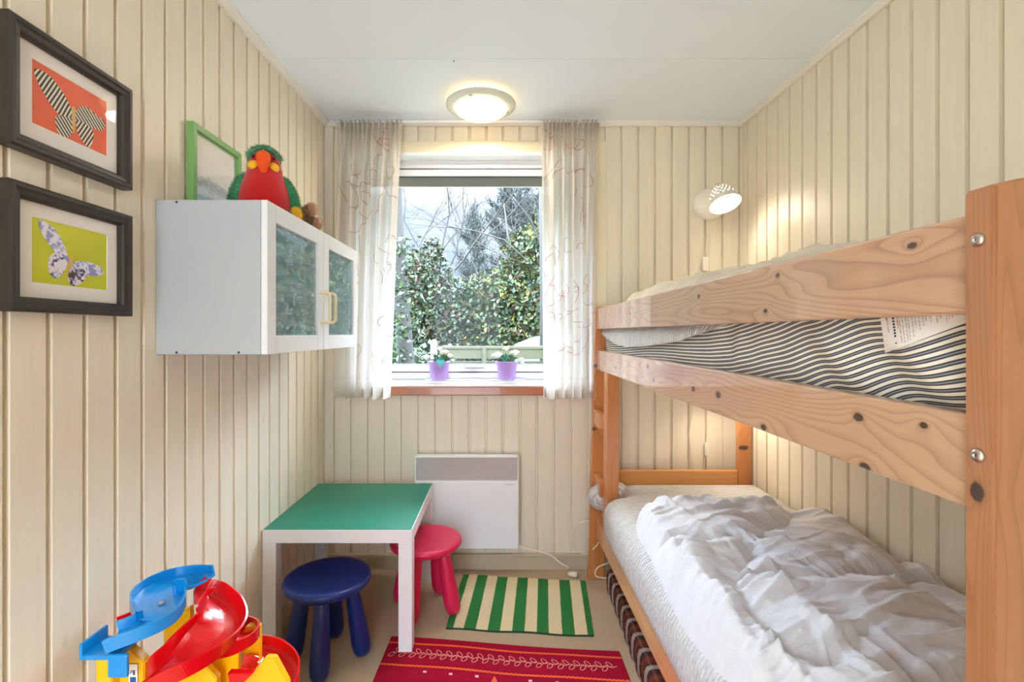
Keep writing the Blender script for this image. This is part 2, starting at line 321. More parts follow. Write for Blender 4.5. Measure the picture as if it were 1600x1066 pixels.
# ------------------------------------------------------------------ mesh helpers
class MB:
    def __init__(s): s.v = []; s.f = []; s.fm = []; s.sm = []; s.uv = {}; s.mats = []
    def mi(s, m):
        if m not in s.mats: s.mats.append(m)
        return s.mats.index(m)
    def add(s, vs, fs, m, smooth=False, uvs=None):
        o = len(s.v); s.v += [tuple(v) for v in vs]; k = s.mi(m)
        for f in fs:
            if uvs is not None: s.uv[len(s.f)] = [uvs[i] for i in f]
            s.f.append(tuple(i+o for i in f)); s.fm.append(k); s.sm.append(smooth)
        return s
    def bm(s, bm, m, smooth=False):
        bm.verts.ensure_lookup_table(); bm.verts.index_update()
        s.add([v.co.copy() for v in bm.verts], [[v.index for v in f.verts] for f in bm.faces], m, smooth); bm.free(); return s
    def box(s, a, b, m, bev=0, seg=2, mat=None):
        bm = bmesh.new(); bmesh.ops.create_cube(bm, size=1)
        for v in bm.verts:
            v.co = Vector([(a[i]+b[i])/2 + v.co[i]*(b[i]-a[i]) for i in range(3)])
        if bev: bmesh.ops.bevel(bm, geom=bm.edges[:], offset=bev, segments=seg, affect='EDGES', profile=.5)
        if mat is not None: bm.transform(mat)
        return s.bm(bm, m, False)
    def ell(s, c, r, m, seg=24, ring=14, mat=None, fn=None):
        bm = bmesh.new(); bmesh.ops.create_uvsphere(bm, u_segments=seg, v_segments=ring, radius=1)
        for v in bm.verts:
            p = Vector((v.co.x*r[0], v.co.y*r[1], v.co.z*r[2]))
            if fn: p = fn(p, v.co.copy())
            if mat is not None: p = mat @ p
            v.co = p + Vector(c)
        return s.bm(bm, m, True)
    def lathe(s, prof, c, m, seg=40, axis=(0, 0, 1), caps=True, skip=None):
        ax = Vector(axis).normalized(); q = Vector((0, 0, 1)).rotation_difference(ax)
        vs = []; fs = []
        for (r, h) in prof:
            for i in range(seg):
                a = 2*PI*i/seg; vs.append(q @ Vector((r*math.cos(a), r*math.sin(a), h)) + Vector(c))
        for j in range(len(prof)-1):
            for i in range(seg):
                if skip and skip(j, i): continue
                k = (i+1) % seg; fs.append((j*seg+i, j*seg+k, (j+1)*seg+k, (j+1)*seg+i))
        if caps:
            if prof[0][0] > 1e-6: fs.append(tuple(range(seg))[::-1])
            if prof[-1][0] > 1e-6: fs.append(tuple((len(prof)-1)*seg+i for i in range(seg)))
        return s.add(vs, fs, m, True)
    def tube(s, pts, r, m, seg=8, caps=True):
        pts = [Vector(p) for p in pts]; n = len(pts); vs = []; fs = []
        rr = r if isinstance(r, (list, tuple)) else [r]*n
        up = Vector((0, 0, 1)); t0 = (pts[1]-pts[0]).normalized()
        nrm = t0.cross(up)
        if nrm.length < .1: nrm = t0.cross(Vector((1, 0, 0)))
        nrm.normalize()
        for i in range(n):
            t = (pts[min(i+1, n-1)]-pts[max(i-1, 0)]).normalized()
            nrm = (nrm - t*nrm.dot(t)).normalized(); b = t.cross(nrm)
            for j in range(seg):
                a = 2*PI*j/seg; vs.append(pts[i]+(nrm*math.cos(a)+b*math.sin(a))*rr[i])
        for i in range(n-1):
            for j in range(seg):
                k = (j+1) % seg; fs.append((i*seg+j, i*seg+k, (i+1)*seg+k, (i+1)*seg+j))
        if caps: fs += [tuple(range(seg))[::-1], tuple((n-1)*seg+j for j in range(seg))]
        return s.add(vs, fs, m, True)
    def prism(s, poly, lo, hi, axis, m, bev=0):      # polygon in the two other axes, extruded along axis
        def p3(u, v, w): return {'X': (w, u, v), 'Y': (u, w, v), 'Z': (u, v, w)}[axis]
        bm = bmesh.new(); a = [bm.verts.new(p3(u, v, lo)) for u, v in poly]; b = [bm.verts.new(p3(u, v, hi)) for u, v in poly]
        n = len(poly); bm.faces.new(a); bm.faces.new(b[::-1])
        for i in range(n): bm.faces.new((a[i], b[i], b[(i+1) % n], a[(i+1) % n]))
        bmesh.ops.recalc_face_normals(bm, faces=bm.faces[:])
        if bev: bmesh.ops.bevel(bm, geom=bm.edges[:], offset=bev, segments=2, affect='EDGES')
        return s.bm(bm, m, False)
    def grid(s, fn, nu, nv, m, uvf=None, smooth=True, closed=False, flip=False):
        vs = [fn(i/(nu-1) if not closed else i/nu, j/(nv-1)) for j in range(nv) for i in range(nu)]
        uvs = [uvf(i/(nu-1), j/(nv-1)) for j in range(nv) for i in range(nu)] if uvf else None
        fs = []
        for j in range(nv-1):
            for i in range(nu if closed else nu-1):
                k = (i+1) % nu; f = (j*nu+i, j*nu+k, (j+1)*nu+k, (j+1)*nu+i); fs.append(f[::-1] if flip else f)
        return s.add(vs, fs, m, smooth, uvs)
    def build(s, name, parent=None, loc=None):
        me = bpy.data.meshes.new(name)
        off = Vector(loc) if loc is not None else (Vector(parent['_o']) if parent is not None else Vector((0, 0, 0)))
        me.from_pydata([tuple(Vector(v)-off) for v in s.v], [], s.f)
        for m in s.mats: me.materials.append(M[m])
        me.polygons.foreach_set('material_index', s.fm); me.polygons.foreach_set('use_smooth', s.sm)
        if s.uv:
            uvl = me.uv_layers.new(name='UVMap')
            for i, p in enumerate(me.polygons):
                if i in s.uv:
                    for k, li in enumerate(p.loop_indices): uvl.data[li].uv = s.uv[i][k]
        me.update()
        o = bpy.data.objects.new(name, me); COL.objects.link(o)
        if parent is not None:
            o.parent = parent; o['_o'] = tuple(off)
            if loc is not None: o.location = off - Vector(parent['_o'])
        else: o.location = off; o['_o'] = tuple(off)
        return o
def tag(o, label, cat, group=None, kind=None):
    o['label'] = label; o['category'] = cat
    if group: o['group'] = group
    if kind: o['kind'] = kind
    return o
def thing(name, loc, label, cat, group=None):
    o = bpy.data.objects.new(name, None); o.empty_display_size = .05; COL.objects.link(o)
    o.location = loc; o['_o'] = tuple(loc); return tag(o, label, cat, group)
def struct(name, mb, loc=None, parent=None):
    o = mb.build(name, parent, loc)
    if parent is None: o['kind'] = 'structure'
    return o
def plabel(o, l): o['label'] = l; return o
def smoothmod(o, lv=1):
    m = o.modifiers.new('sub', 'SUBSURF'); m.levels = lv; m.render_levels = lv; return o
def catmull(pts, n=8):
    pts = [Vector(p) for p in pts]; out = []
    q = [pts[0]*2-pts[1]]+pts+[pts[-1]*2-pts[-2]]
    for i in range(1, len(q)-2):
        for k in range(n):
            t = k/n; a, b, c, d = q[i-1], q[i], q[i+1], q[i+2]
            out.append(.5*((2*b)+(c-a)*t+(2*a-5*b+4*c-d)*t*t+(3*b-a-3*c+d)*t*t*t))
    out.append(pts[-1]); return out

# value noise in numpy
def vnoise(x, y, seed=0):
    xi = np.floor(x).astype(int); yi = np.floor(y).astype(int); xf = x-xi; yf = y-yi
    def h(a, b):
        n = (a*374761393 + b*668265263 + seed*974711) & 0x7fffffff
        n = ((n ^ (n >> 13))*1274126177) & 0x7fffffff
        return ((n ^ (n >> 16)) & 0xffff)/65535.0
    u = xf*xf*xf*(xf*(xf*6-15)+10); v = yf*yf*yf*(yf*(yf*6-15)+10)
    return (h(xi, yi)*(1-u)+h(xi+1, yi)*u)*(1-v)+(h(xi, yi+1)*(1-u)+h(xi+1, yi+1)*u)*v
def fbm(x, y, seed=0, o=4):
    r = 0; a = .5; t = 0
    for i in range(o): r = r+a*vnoise(x*2**i, y*2**i, seed+i*17); t += a; a *= .5
    return r/t

# ------------------------------------------------------------------ room
XL, XR, YB = -.874, 1.21, 2.40
def ceil_z(y): return CAMZ+1.055-.0134*(2.4-y)
YF = -.75
GR = .0112; GD = .012
def board_profile(u0, u1, pitch, phase):
    """board edges along u, depth 0 = face, negative = groove"""
    pts = [(u0, 0)]; k = math.ceil((u0-phase)/pitch-1e-9)
    while True:
        g = phase+k*pitch; k += 1
        if g-GR/2 <= u0+.001: continue
        if g+GR/2 >= u1-.001: break
        pts += [(g-GR/2-.0012, 0), (g-GR/2+.0006, -GD), (g+GR/2-.0006, -GD), (g+GR/2+.0012, 0)]
    pts.append((u1, 0)); return pts
def board_wall(mb, place, u0, u1, z0, z1, pitch, phase, zt=None):
    pr = board_profile(u0, u1, pitch, phase); vs = []; fs = []
    for u, d in pr:
        vs.append(place(u, d, z0)); vs.append(place(u, d, zt(u) if zt else z1))
    for i in range(len(pr)-1): fs.append((2*i, 2*i+2, 2*i+3, 2*i+1))
    b = len(vs)                      # the slab behind
    vs += [place(u0, -.09, z0), place(u0, -.09, z1), place(u1, -.09, z0), place(u1, -.09, z1)]
    n = 2*len(pr); fs += [(b, b+1, b+3, b+2), (0, 1, b+1, b), (n-2, b+2, b+3, n-1)]
    fs.append(tuple([2*i for i in range(len(pr))]+[b+2, b])); fs.append(tuple([2*i+1 for i in range(len(pr))][::-1]+[b+1, b+3]))
    mb.add(vs, fs, 'wall')
HT = 2.26
mb = MB(); board_wall(mb, lambda u, d, z: (XL+d, u, z), YF, 2.40, 0, HT, .081, 2.227-.081*50); struct('wall_left', mb)
mb = MB(); board_wall(mb, lambda u, d, z: (XR-d, u, z), YF, 2.40, 0, HT, .0848, 2.345-.0848*50); struct('wall_right', mb)
WX0, WX1, WZ0, WZ1 = -.76, .466, .912, 2.062      # window opening
mb = MB(); bp = (XL-.09, XR+.09)
pl = lambda u, d, z: (u, YB-d, z)
ph = (654.5-VX)/F*2.4-.0842*20
board_wall(mb, pl, bp[0], WX0, 0, HT, .0842, ph); board_wall(mb, pl, WX1, bp[1], 0, HT, .0842, ph)
board_wall(mb, pl, WX0, WX1, 0, WZ0, .0842, ph); board_wall(mb, pl, WX0, WX1, WZ1, HT, .0842, ph)
struct('wall_back', mb)
mb = MB()
mb.add([(XL-.1, YF, 0), (XR+.1, YF, 0), (XR+.1, 2.5, 0), (XL-.1, 2.5, 0), (XL-.1, YF, -.08), (XR+.1, YF, -.08), (XR+.1, 2.5, -.08), (XL-.1, 2.5, -.08)],
       [(0, 1, 2, 3), (7, 6, 5, 4), (0, 4, 5, 1), (1, 5, 6, 2), (2, 6, 7, 3), (3, 7, 4, 0)], 'carpet')
struct('floor', mb)
mb = MB()                            # ceiling boards with one joint
for y0, y1 in ((YF, 1.8285), (1.8315, 2.5)):
    z0, z1 = ceil_z(y0), ceil_z(y1)
    vs = [(XL-.1, y0, z0), (XR+.1, y0, z0), (XR+.1, y1, z1), (XL-.1, y1, z1), (XL-.1, y0, z0+.012), (XR+.1, y0, z0+.012), (XR+.1, y1, z1+.012), (XL-.1, y1, z1+.012)]
    mb.add(vs, [(3, 2, 1, 0), (4, 5, 6, 7), (0, 1, 5, 4), (1, 2, 6, 5), (2, 3, 7, 6), (3, 0, 4, 7)], 'ceiling')
mb.box((XL-.1, YF, ceil_z(2.5)+.013), (XR+.1, 2.5, ceil_z(2.5)+.06), 'ceiling')
struct('ceiling', mb)
mb = MB()                            # wall behind the viewer, unseen, its doorway added and placed for the fill light
DX0, DX1, DZ = -.80, .0, 2.02
pr_ = lambda u, d, z: (u, YF+d, z)
for a, b, c, e in ((XL-.09, DX0, 0, HT), (DX1, XR+.09, 0, HT), (DX0, DX1, DZ, HT)): board_wall(mb, pr_, a, b, c, e, .0842, ph)
struct('wall_rear', mb)
mb = MB(); mb.box((DX0-.05, YF, 0), (DX0, YF+.014, DZ+.05), 'cornice', .002); mb.box((DX1, YF, 0), (DX1+.05, YF+.014, DZ+.05), 'cornice', .002); mb.box((DX0, YF, DZ), (DX1, YF+.014, DZ+.05), 'cornice', .002); struct('trim_4', mb)
mb = MB(); mb.box((-2.2, -2.6, HT+.001), (2.4, YF-.10, HT+.06), 'ceiling'); struct('hall_ceiling_blocker', mb)  # unseen slab added to keep the overhead sky out of the doorway
mb = MB(); mb.box((-2.2, -2.6, -.09), (2.4, YF-.001, -.001), 'carpet'); struct('hall_floor', mb)
# trims
def slab_along(mb, x0, x1, h, m):
    vs = []
    for y in (YF, YB):
        z = ceil_z(y); s = 1 if x1 > x0 else -1
        vs += [(x0, y, z), (x0, y, z-h), (x0+(x1-x0)*.45, y, z-h), (x1, y, z-h*.35), (x1, y, z)]
    mb.add(vs, [(0, 1, 6, 5), (1, 2, 7, 6), (2, 3, 8, 7), (3, 4, 9, 8), (0, 4, 3, 2, 1), (5, 6, 7, 8, 9)], m)
mb = MB(); slab_along(mb, XL, XL+.028, .022, 'cornice'); struct('trim_1', mb)
mb = MB(); slab_along(mb, XR, XR-.028, .022, 'cornice'); struct('trim_2', mb)
zc = ceil_z(2.4)
mb = MB(); mb.prism([(YB, zc), (YB, zc-.022), (YB-.012, zc-.022), (YB-.024, zc-.008), (YB-.024, zc)], XL+.0, XR-.0, 'X', 'cornice'); struct('trim_3', mb)
mb = MB(); mb.box((XL, YB-.016, 0), (XR, YB, .062), 'skirt', .002); mb.box((XL, YB-.022, .062), (XR, YB, .078), 'skirt', .003); struct('baseboard_back', mb)
mb = MB(); mb.box((XL, YF, 0), (XL+.014, YB-.03, .07), 'skirt', .002); struct('baseboard_left', mb)
mb = MB(); mb.box((XR-.014, YF, 0), (XR, YB-.03, .07), 'skirt', .002); struct('baseboard_right', mb)

# ------------------------------------------------------------------ window
win = bpy.data.objects.new('window_1', None); COL.objects.link(win); win['_o'] = (0, 2.4, .9); win.location = (0, 2.4, .9); win['kind'] = 'structure'
def frame_rect(mb, x0, x1, z0, z1, y0, y1, w, m, bev=.002, wt=None, wb=None):
    wt = wt or w; wb = wb or w
    mb.box((x0, y0, z0), (x0+w, y1, z1), m, bev); mb.box((x1-w, y0, z0), (x1, y1, z1), m, bev)
    mb.box((x0+w, y0, z1-wt), (x1-w, y1, z1), m, bev); mb.box((x0+w, y0, z0), (x1-w, y1, z0+wb), m, bev)
mb = MB()                            # casing boards on the wall face
mb.box((WX0-.065, YB-.014, WZ0-.02), (WX0, YB-.0005, WZ1+.07), 'casing', .002)
mb.box((WX1, YB-.014, WZ0-.02), (WX1+.065, YB-.0005, WZ1+.07), 'casing', .002)
mb.box((WX0, YB-.014, WZ1+.012), (WX1, YB-.0005, WZ1+.07), 'casing', .002)
mb.build('window_casing', win)
mb = MB()                            # reveal lining
mb.box((WX0, YB-.02, WZ1-.004), (WX1, YB+.115, WZ1+.012), 'upvc', .001)
mb.box((WX0, YB-.02, WZ0), (WX0+.014, YB+.115, WZ1-.004), 'upvc', .001)
mb.box((WX1-.014, YB-.02, WZ0), (WX1, YB+.115, WZ1-.004), 'upvc', .001)
mb.build('window_reveal', win)
fx0, fx1, fz0, fz1 = WX0+.014, WX1-.014, WZ0+.03, WZ1-.004
mb = MB(); frame_rect(mb, fx0, fx1, fz0, fz1, YB+.06, YB+.115, .034, 'upvc', .003, wb=.03)
mb.box((fx0, YB+.05, fz1-.012), (fx1, YB+.06, fz1), 'upvc', .002)
mb.build('window_frame', win)
mb = MB(); frame_rect(mb, fx0+.034, fx1-.034, fz0+.03, fz1-.034, YB+.083, YB+.098, .005, 'gasket', 0); mb.build('window_gasket', win)
sx0, sx1, sz0, sz1 = fx0+.039, fx1-.039, fz0+.035, fz1-.039
mb = MB(); frame_rect(mb, sx0, sx1, sz0, sz1, YB+.072, YB+.11, .032, 'upvc', .003, wb=.036); mb.build('window_sash', win)
mb = MB(); frame_rect(mb, sx0+.032, sx1-.032, sz0+.036, sz1-.032, YB+.084, YB+.1, .0035, 'gasket', 0); mb.build('glazing_seal', win)
mb = MB(); mb.box((sx0+.03, YB+.091, sz0+.034), (sx1-.03, YB+.095, sz1-.03), 'pane_glass'); mb.build('window_pane', win)
mb = MB(); hx = -.15; mb.box((hx-.05, YB+.062, sz0+.012), (hx+.05, YB+.072, sz0+.03), 'upvc', .004)
mb.box((hx-.03, YB+.052, sz0+.017), (hx+.07, YB+.062, sz0+.027), 'grey_edge', .003); mb.build('window_handle', win)
mb = MB(); mb.box((WX0-.02, YB-.045, WZ0-.042), (WX1+.02, YB-.001, WZ0+.0), 'sill', .004); mb.box((WX0+.001, YB-.001, WZ0-.0), (WX1-.001, YB+.11, WZ0+.024), 'upvc', .001)
mb.box((WX0-.0, YB-.04, WZ0+.0), (WX1, YB-.002, WZ0+.008), 'upvc', .002)
mb.build('window_sill', win)

# ------------------------------------------------------------------ curtains
def curtain(xt0, xt1, xb0, xb1, seed, label):
    th = thing('curtain', ((xt0+xt1)/2, 2.315, CAMZ-.31), label, 'curtain', 'sheer curtains at the window')
    rs = random.Random(seed); ph = [rs.uniform(0, 6.28) for _ in range(8)]
    zt, zb = CAMZ+1.026, CAMZ-.312
    def S(u, v):
        e = v**.7
        x = (xt0+(xt1-xt0)*u)*(1-e)+(xb0+(xb1-xb0)*u)*e
        g = max(0, 1-v*5)
        y = .011*1.5*g*math.sin(2*PI*13*u+ph[0]+2*math.sin(9*u+ph[1])) + (1-g)*(.022+.012*v)*math.sin(2*PI*5.5*u+ph[2]+1.6*math.sin(5*u+ph[3])+.5*math.sin(2.5*v+ph[5])) + .007*(1-g)*math.sin(2*PI*11*u+ph[4]+1.3*v)
        x += .004*(1-g)*math.sin(2*PI*5.5*u+ph[6])+.004*math.sin(3*v+ph[7])
        z = zt+(zb-zt)*v + .004*math.sin(2*PI*6*u+ph[2])*v
        return Vector((x, 2.315+y, z))
    mb = MB(); nu, nv = 180, 90; vh = .935
    mb.grid(lambda u, v: S(u, v*vh), nu, nv, 'sheer')
    for k in range(44):
        u, v = rs.uniform(.03, .95), rs.uniform(.03, .9); a = rs.uniform(0, 6.28); cv = rs.uniform(-40, 40); L = rs.uniform(.05, .16); n = 14; pts = []
        W = abs(xt1-xt0); H = zt-zb
        if rs.random() < .25: cv *= 2
        for i in range(n):
            if not (0.01 < u < .99 and 0.01 < v < vh): break
            q = S(u, v); pts.append(q+Vector((0, -.0012, 0))); a += cv*L/n
            u += math.cos(a)*L/n/(W*1.25); v += math.sin(a)*L/n/H
        if len(pts) > 3: mb.tube(pts, .0011, 'squiggle', 5)
    mb.build('curtain_cloth', th)
    mb = MB(); mb.grid(lambda u, v: S(u, vh+v*(1-vh)), nu, 8, 'sheer_hem'); mb.build('curtain_hem', th)
    mb = MB(); mb.grid(lambda u, v: S(u, .0+v*.03)+Vector((0, -.004-.004*math.sin(PI*v), .0)), nu, 8, 'sheer_hem'); mb.build('gathered_header', th)
    return th
def cx(px): return (px-VX)/F*2.315
curtain(cx(528), cx(631), cx(516), cx(609), 3, 'sheer off-white curtain with red squiggles hanging left of the window')
curtain(cx(845), cx(936), cx(848), cx(930), 11, 'sheer off-white curtain with red squiggles hanging right of the window')
rod = MB(); rod.tube([(cx(522), 2.315, CAMZ+1.02), (cx(940), 2.315, CAMZ+1.02)], .005, 'white', 10)
for x in (cx(524), cx(938)): rod.tube([(x, 2.315, CAMZ+1.02), (x, 2.399, CAMZ+1.02)], .004, 'white', 8)
tag(rod.build('curtain_rod', loc=(cx(730), 2.315, CAMZ+1.02)), 'thin white curtain rod close under the ceiling above the window', 'curtain rod')

# ------------------------------------------------------------------ ceiling lamp
lc = Vector((-.085, 2.15, ceil_z(2.15)))
cl = thing('ceiling_lamp', lc, 'round frosted glass ceiling lamp glowing warm above the window', 'ceiling lamp')
mb = MB(); mb.lathe([(.07, 0), (.075, -.005), (.075, -.03), (.06, -.035)], lc, 'lamp_white'); mb.build('ceiling_plate', cl)
mb = MB(); mb.lathe([(.112, -.034), (.150, -.024), (.156, -.027), (.156, -.033), (.148, -.037), (.118, -.046), (.108, -.042), (.112, -.034)], lc, 'lamp_rim', 64, caps=False); mb.build('glass_rim', cl)
mb = MB(); mb.lathe([(.118, -.036), (.119, -.046), (.110, -.058), (.09, -.070), (.06, -.080), (.03, -.085), (.0, -.087)], lc, 'lamp_dome', 64, caps=False); mb.build('glass_dome', cl)
for a in (.3, 2.5, 4.4):
    mb = MB(); c = lc+Vector((.124*math.cos(a), .124*math.sin(a), -.044)); mb.ell(c, (.006, .006, .005), 'metal', 12, 8); mb.build('clip', cl)
mb = MB(); mb.tube([P(709, 92, 1.84), P(709, 97, 1.84)], .0015, 'screw', 6)
tag(mb.build('ceiling_hook', loc=P(709, 92, 1.84)), 'tiny dark hook in the ceiling near the board joint', 'hook')

# ------------------------------------------------------------------ wall lamp
wc = Vector((1.043, 2.40, CAMZ+.643))
def reading_lamp(wc, label):
    wl = thing('wall_lamp', wc, label, 'wall lamp')
    mb = MB(); mb.lathe([(.079, 0), (.081, .008), (.077, .02), (.068, .027), (.0, .03)], wc, 'lamp_white', 48, axis=(0, -1, 0)); mb.build('wall_plate', wl)
    oc = wc+Vector((.007, -.165, -.042)); nd = Vector((.10, -.42, -.90)).normalized()
    apex = oc-nd*.115
    mb = MB(); mb.tube(catmull([wc+Vector((0, -.025, 0)), wc+Vector((0, -.07, .03)), apex+Vector((0, .03, .01)), apex+nd*.01], 6), .007, 'lamp_white', 10); mb.build('lamp_arm', wl)
    def shade_prof(t): return (.012+.058*math.sin(t*PI/2*.95)**.8, .115*(1-t))
    np_ = 36; prof = [shade_prof(i/(np_-1)) for i in range(np_)]
    def skip(j, i):
        return 7 < j < 26 and j % 4 == 1 and ((i+(2 if (j//4) % 2 else 0)) % 4 == 1)
    mb = MB(); mb.lathe(prof, oc, 'lamp_white', 72, axis=-nd, caps=False, skip=skip)
    mb.lathe([(prof[-1][0], 0), (prof[-1][0]+.002, -.001), (prof[-1][0]+.002, .003), (prof[-1][0], .003)], oc, 'lamp_white', 72, axis=-nd, caps=False)
    mb.lathe([(0, .121), (.010, .12), (.013, .113)], oc, 'lamp_white', 24, axis=-nd, caps=False)
    mb.build('lamp_shade', wl)
    mb = MB(); mb.lathe([(0, -.006), (.03, -.004), (.05, .004), (.058, .02), (.05, .045), (.02, .075), (.012, .085)], oc, 'bulb', 36, axis=-nd, caps=False); mb.build('bulb', wl)
    return wl, oc, nd
wl, oc, nd = reading_lamp(wc, 'white perforated reading lamp glowing on the back wall over the top bunk')
wl2, oc2, nd2 = reading_lamp(Vector((1.02, 2.40, .985)), 'reading lamp for the lower bunk, tucked behind the upper bunk rail')
mb = MB()
cp = [wc+Vector((-.012, -.008, -.078)), P(1105, 365, 2.385), P(1102, 400, 2.385)]
mb.tube(catmull(cp, 6), .0022, 'cord', 6)
mb.tube(catmull([wc+Vector((-.004, -.008, -.078)), P(1110, 380, 2.385), P(1108, 440, 2.385), P(1104, 560, 2.385), P(1106, 660, 2.385), P(1103, 692, 2.385)], 8), .0018, 'cord', 6)
mb.tube(catmull([P(1103, 712, 2.385), P(1101, 730, 2.385), P(1108, 800, 2.385), P(1110, 850, 2.38)], 6), .0018, 'cord', 6)
mb.build('lamp_cord', wl)
mb = MB(); a = P(1102, 402, 2.38); mb.box(a+Vector((-.014, -.012, -.07)), a+Vector((.014, .008, 0)), 'lamp_white', .005)
mb.build('plug_adapter', wl)
mb = MB(); a = P(1103, 702, 2.385); mb.box(a+Vector((-.008, -.008, -.032)), a+Vector((.008, .006, .032)), 'lamp_white', .004); mb.build('cord_switch', wl)
mb = MB(); mb.tube(catmull([P(1083, 560, 2.39), P(1083, 640, 2.39), P(1077, 680, 2.39), P(1084, 730, 2.39), P(1082, 800, 2.39)], 8), .0022, 'cord', 6)
tag(mb.build('wall_cable', loc=P(1083, 640, 2.39)), 'thin white cable hanging on the back wall behind the bunk bed', 'cable')

# ------------------------------------------------------------------ wall pictures
def wing(pts, n=6): return [(p[0], p[1]) for p in catmull([Vector((a, b, 0)) for a, b in pts]+[Vector((pts[0][0], pts[0][1], 0))], n)]
def picture(z0, z1, iz0, iz1, printm, label, style):
    y0, y1 = .83, 1.11; xw = XL+.0005; xf = -.847
    th = thing('framed_picture', (xw, .97, z0), label, 'framed picture', 'framed butterfly pictures on the left wall')
    mb = MB(); w = .027
    # bevelled frame profile
    prof = [(0, 0), (0, .024), (.004, .0275), (.010, .0275), (.014, .024), (.022, .022), (.025, .018), (w, .016), (w, .0)]
    cs = [(y0, z0), (y1, z0), (y1, z1), (y0, z1)]; sg = [(1, 1), (-1, 1), (-1, -1), (1, -1)]
    vs = []; n = len(prof)
    for (cy, cz), (sy, sz) in zip(cs, sg):
        for (i, h) in prof: vs.append((xw+h, cy+sy*i, cz+sz*i))
    fs = [(a*n+k, ((a+1) % 4)*n+k, ((a+1) % 4)*n+k+1, a*n+k+1) for a in range(4) for k in range(n-1)]
    mb.add(vs, fs, 'black_frame'); mb.build('frame', th)
    mb = MB(); iy0, iy1 = .887, 1.057; xm = xw+.009
    ym0, ym1, zm0, zm1 = y0+w-.002, y1-w+.002, z0+w-.002, z1-w+.002
    frame = [(ym0, zm0), (ym1, zm0), (ym1, zm1), (ym0, zm1)]; inner = [(iy0, iz0), (iy1, iz0), (iy1, iz1), (iy0, iz1)]
    vs = [(xm, a, b) for a, b in frame]+[(xm, a, b) for a, b in inner]+[(xm-.0015, a, b) for a, b in inner]
    fs = [(a, (a+1) % 4, 4+(a+1) % 4, 4+a) for a in range(4)]+[(4+a, 4+(a+1) % 4, 8+(a+1) % 4, 8+a) for a in range(4)]
    mb.add(vs, fs, 'mat'); mb.build('mount', th)
    mb = MB(); xp = xm-.0015; mb.box((xp-.002, iy0-.004, iz0-.004), (xp, iy1+.004, iz1+.004), printm)
    def poly(uv, m, lift=.0004):
        pts = [(xp+lift, iy0+(iy1-iy0)*u, iz1-(iz1-iz0)*v) for u, v in uv]
        c = (xp+lift, sum(p[1] for p in pts)/len(pts), sum(p[2] for p in pts)/len(pts))
        mb.add([c]+pts, [(0, i+1, (i+1) % len(pts)+1) for i in range(len(pts))], m)
    if style == 0:
        poly(wing([(.50, .50), (.40, .30), (.22, .12), (.05, .12), (.04, .24), (.16, .48), (.32, .66), (.46, .66)]), 'wing_zebra')
        poly(wing([(.50, .60), (.38, .66), (.28, .74), (.32, .98), (.42, 1.0), (.50, .85)]), 'wing_zebra2', .0005)
        poly(wing([(.52, .50), (.66, .30), (.84, .34), (.97, .40), (.93, .56), (.76, .62), (.58, .64)]), 'wing_zebra2')
        poly(wing([(.54, .62), (.70, .60), (.80, .70), (.76, .94), (.70, .98), (.58, .84)]), 'wing_zebra', .0005)
        poly(wing([(.49, .42), (.54, .44), (.53, .82), (.50, .82)]), 'pr_body', .0007)
    else:
        poly(wing([(.46, .58), (.40, .36), (.28, .12), (.10, .02), (.09, .16), (.18, .34), (.30, .50), (.42, .60)]), 'wing_blossom')
        poly(wing([(.45, .60), (.30, .48), (.20, .60), (.20, .80), (.28, .90), (.38, .80)]), 'wing_blossom_dark', .0005)
        poly(wing([(.50, .60), (.66, .54), (.86, .58), (.96, .68), (.88, .76), (.70, .78), (.54, .72)]), 'wing_blossom')
        poly(wing([(.50, .64), (.62, .66), (.70, .78), (.60, .95), (.48, .98), (.44, .82)]), 'wing_blossom_dark', .0005)
        poly(wing([(.46, .52), (.51, .54), (.47, .74), (.43, .80)]), 'pr_body', .0007)
    mb.build('print', th)
    mb = MB(); mb.box((xm+.003, ym0, zm0), (xm+.005, ym1, zm1), 'picture_glass'); mb.build('picture_glass', th)
picture(CAMZ+.330, CAMZ+.562, CAMZ+.390, CAMZ+.509, 'pr_orange', 'dark framed picture of a striped butterfly on an orange ground', 0)
picture(CAMZ+.039, CAMZ+.270, CAMZ+.095, CAMZ+.2165, 'pr_lime', 'dark framed picture of a lilac butterfly on a lime ground', 1)

# ------------------------------------------------------------------ wall cabinet
cz0, cz1 = CAMZ-.054, CAMZ+.339; cy0, cy1 = 1.218, 1.985; cxf = -.607; xd = -.59
wcab = thing('wall_cabinet', (XL, (cy0+cy1)/2, cz0), 'white glass-door wall cabinet mounted on the left wall under the parrot', 'cabinet')
mb = MB(); T = .016
mb.box((XL+.001, cy0, cz0), (cxf, cy0+T, cz1), 'cabinet_side', .0015); mb.box((XL+.001, cy1-T, cz0), (cxf, cy1, cz1), 'cabinet_side', .0015)
mb.box((XL+.001, cy0+T, cz0), (cxf, cy1-T, cz0+T), 'cabinet_side', .001); mb.box((XL+.001, cy0+T, cz1-T), (cxf, cy1-T, cz1), 'cabinet_side', .001)
mb.box((XL+.001, cy0+T, cz0+T), (XL+.005, cy1-T, cz1-T), 'teal_backing')
mb.build('body', wcab)
mb = MB(); shz = CAMZ+.125; mb.box((XL+.006, cy0+T, shz), (cxf-.03, cy1-T, shz+.014), 'cabinet_door', .001); mb.build('shelf', wcab)
for px, py in ((276, 316), (276, 551), (373, 551)):
    mb = MB(); q = P(px, py, cy0); mb.lathe([(.003, 0), (.003, .0008), (0, .0012)], q, 'screw', 12, axis=(0, -1, 0)); mb.build('screw', wcab)
ym = 1.609
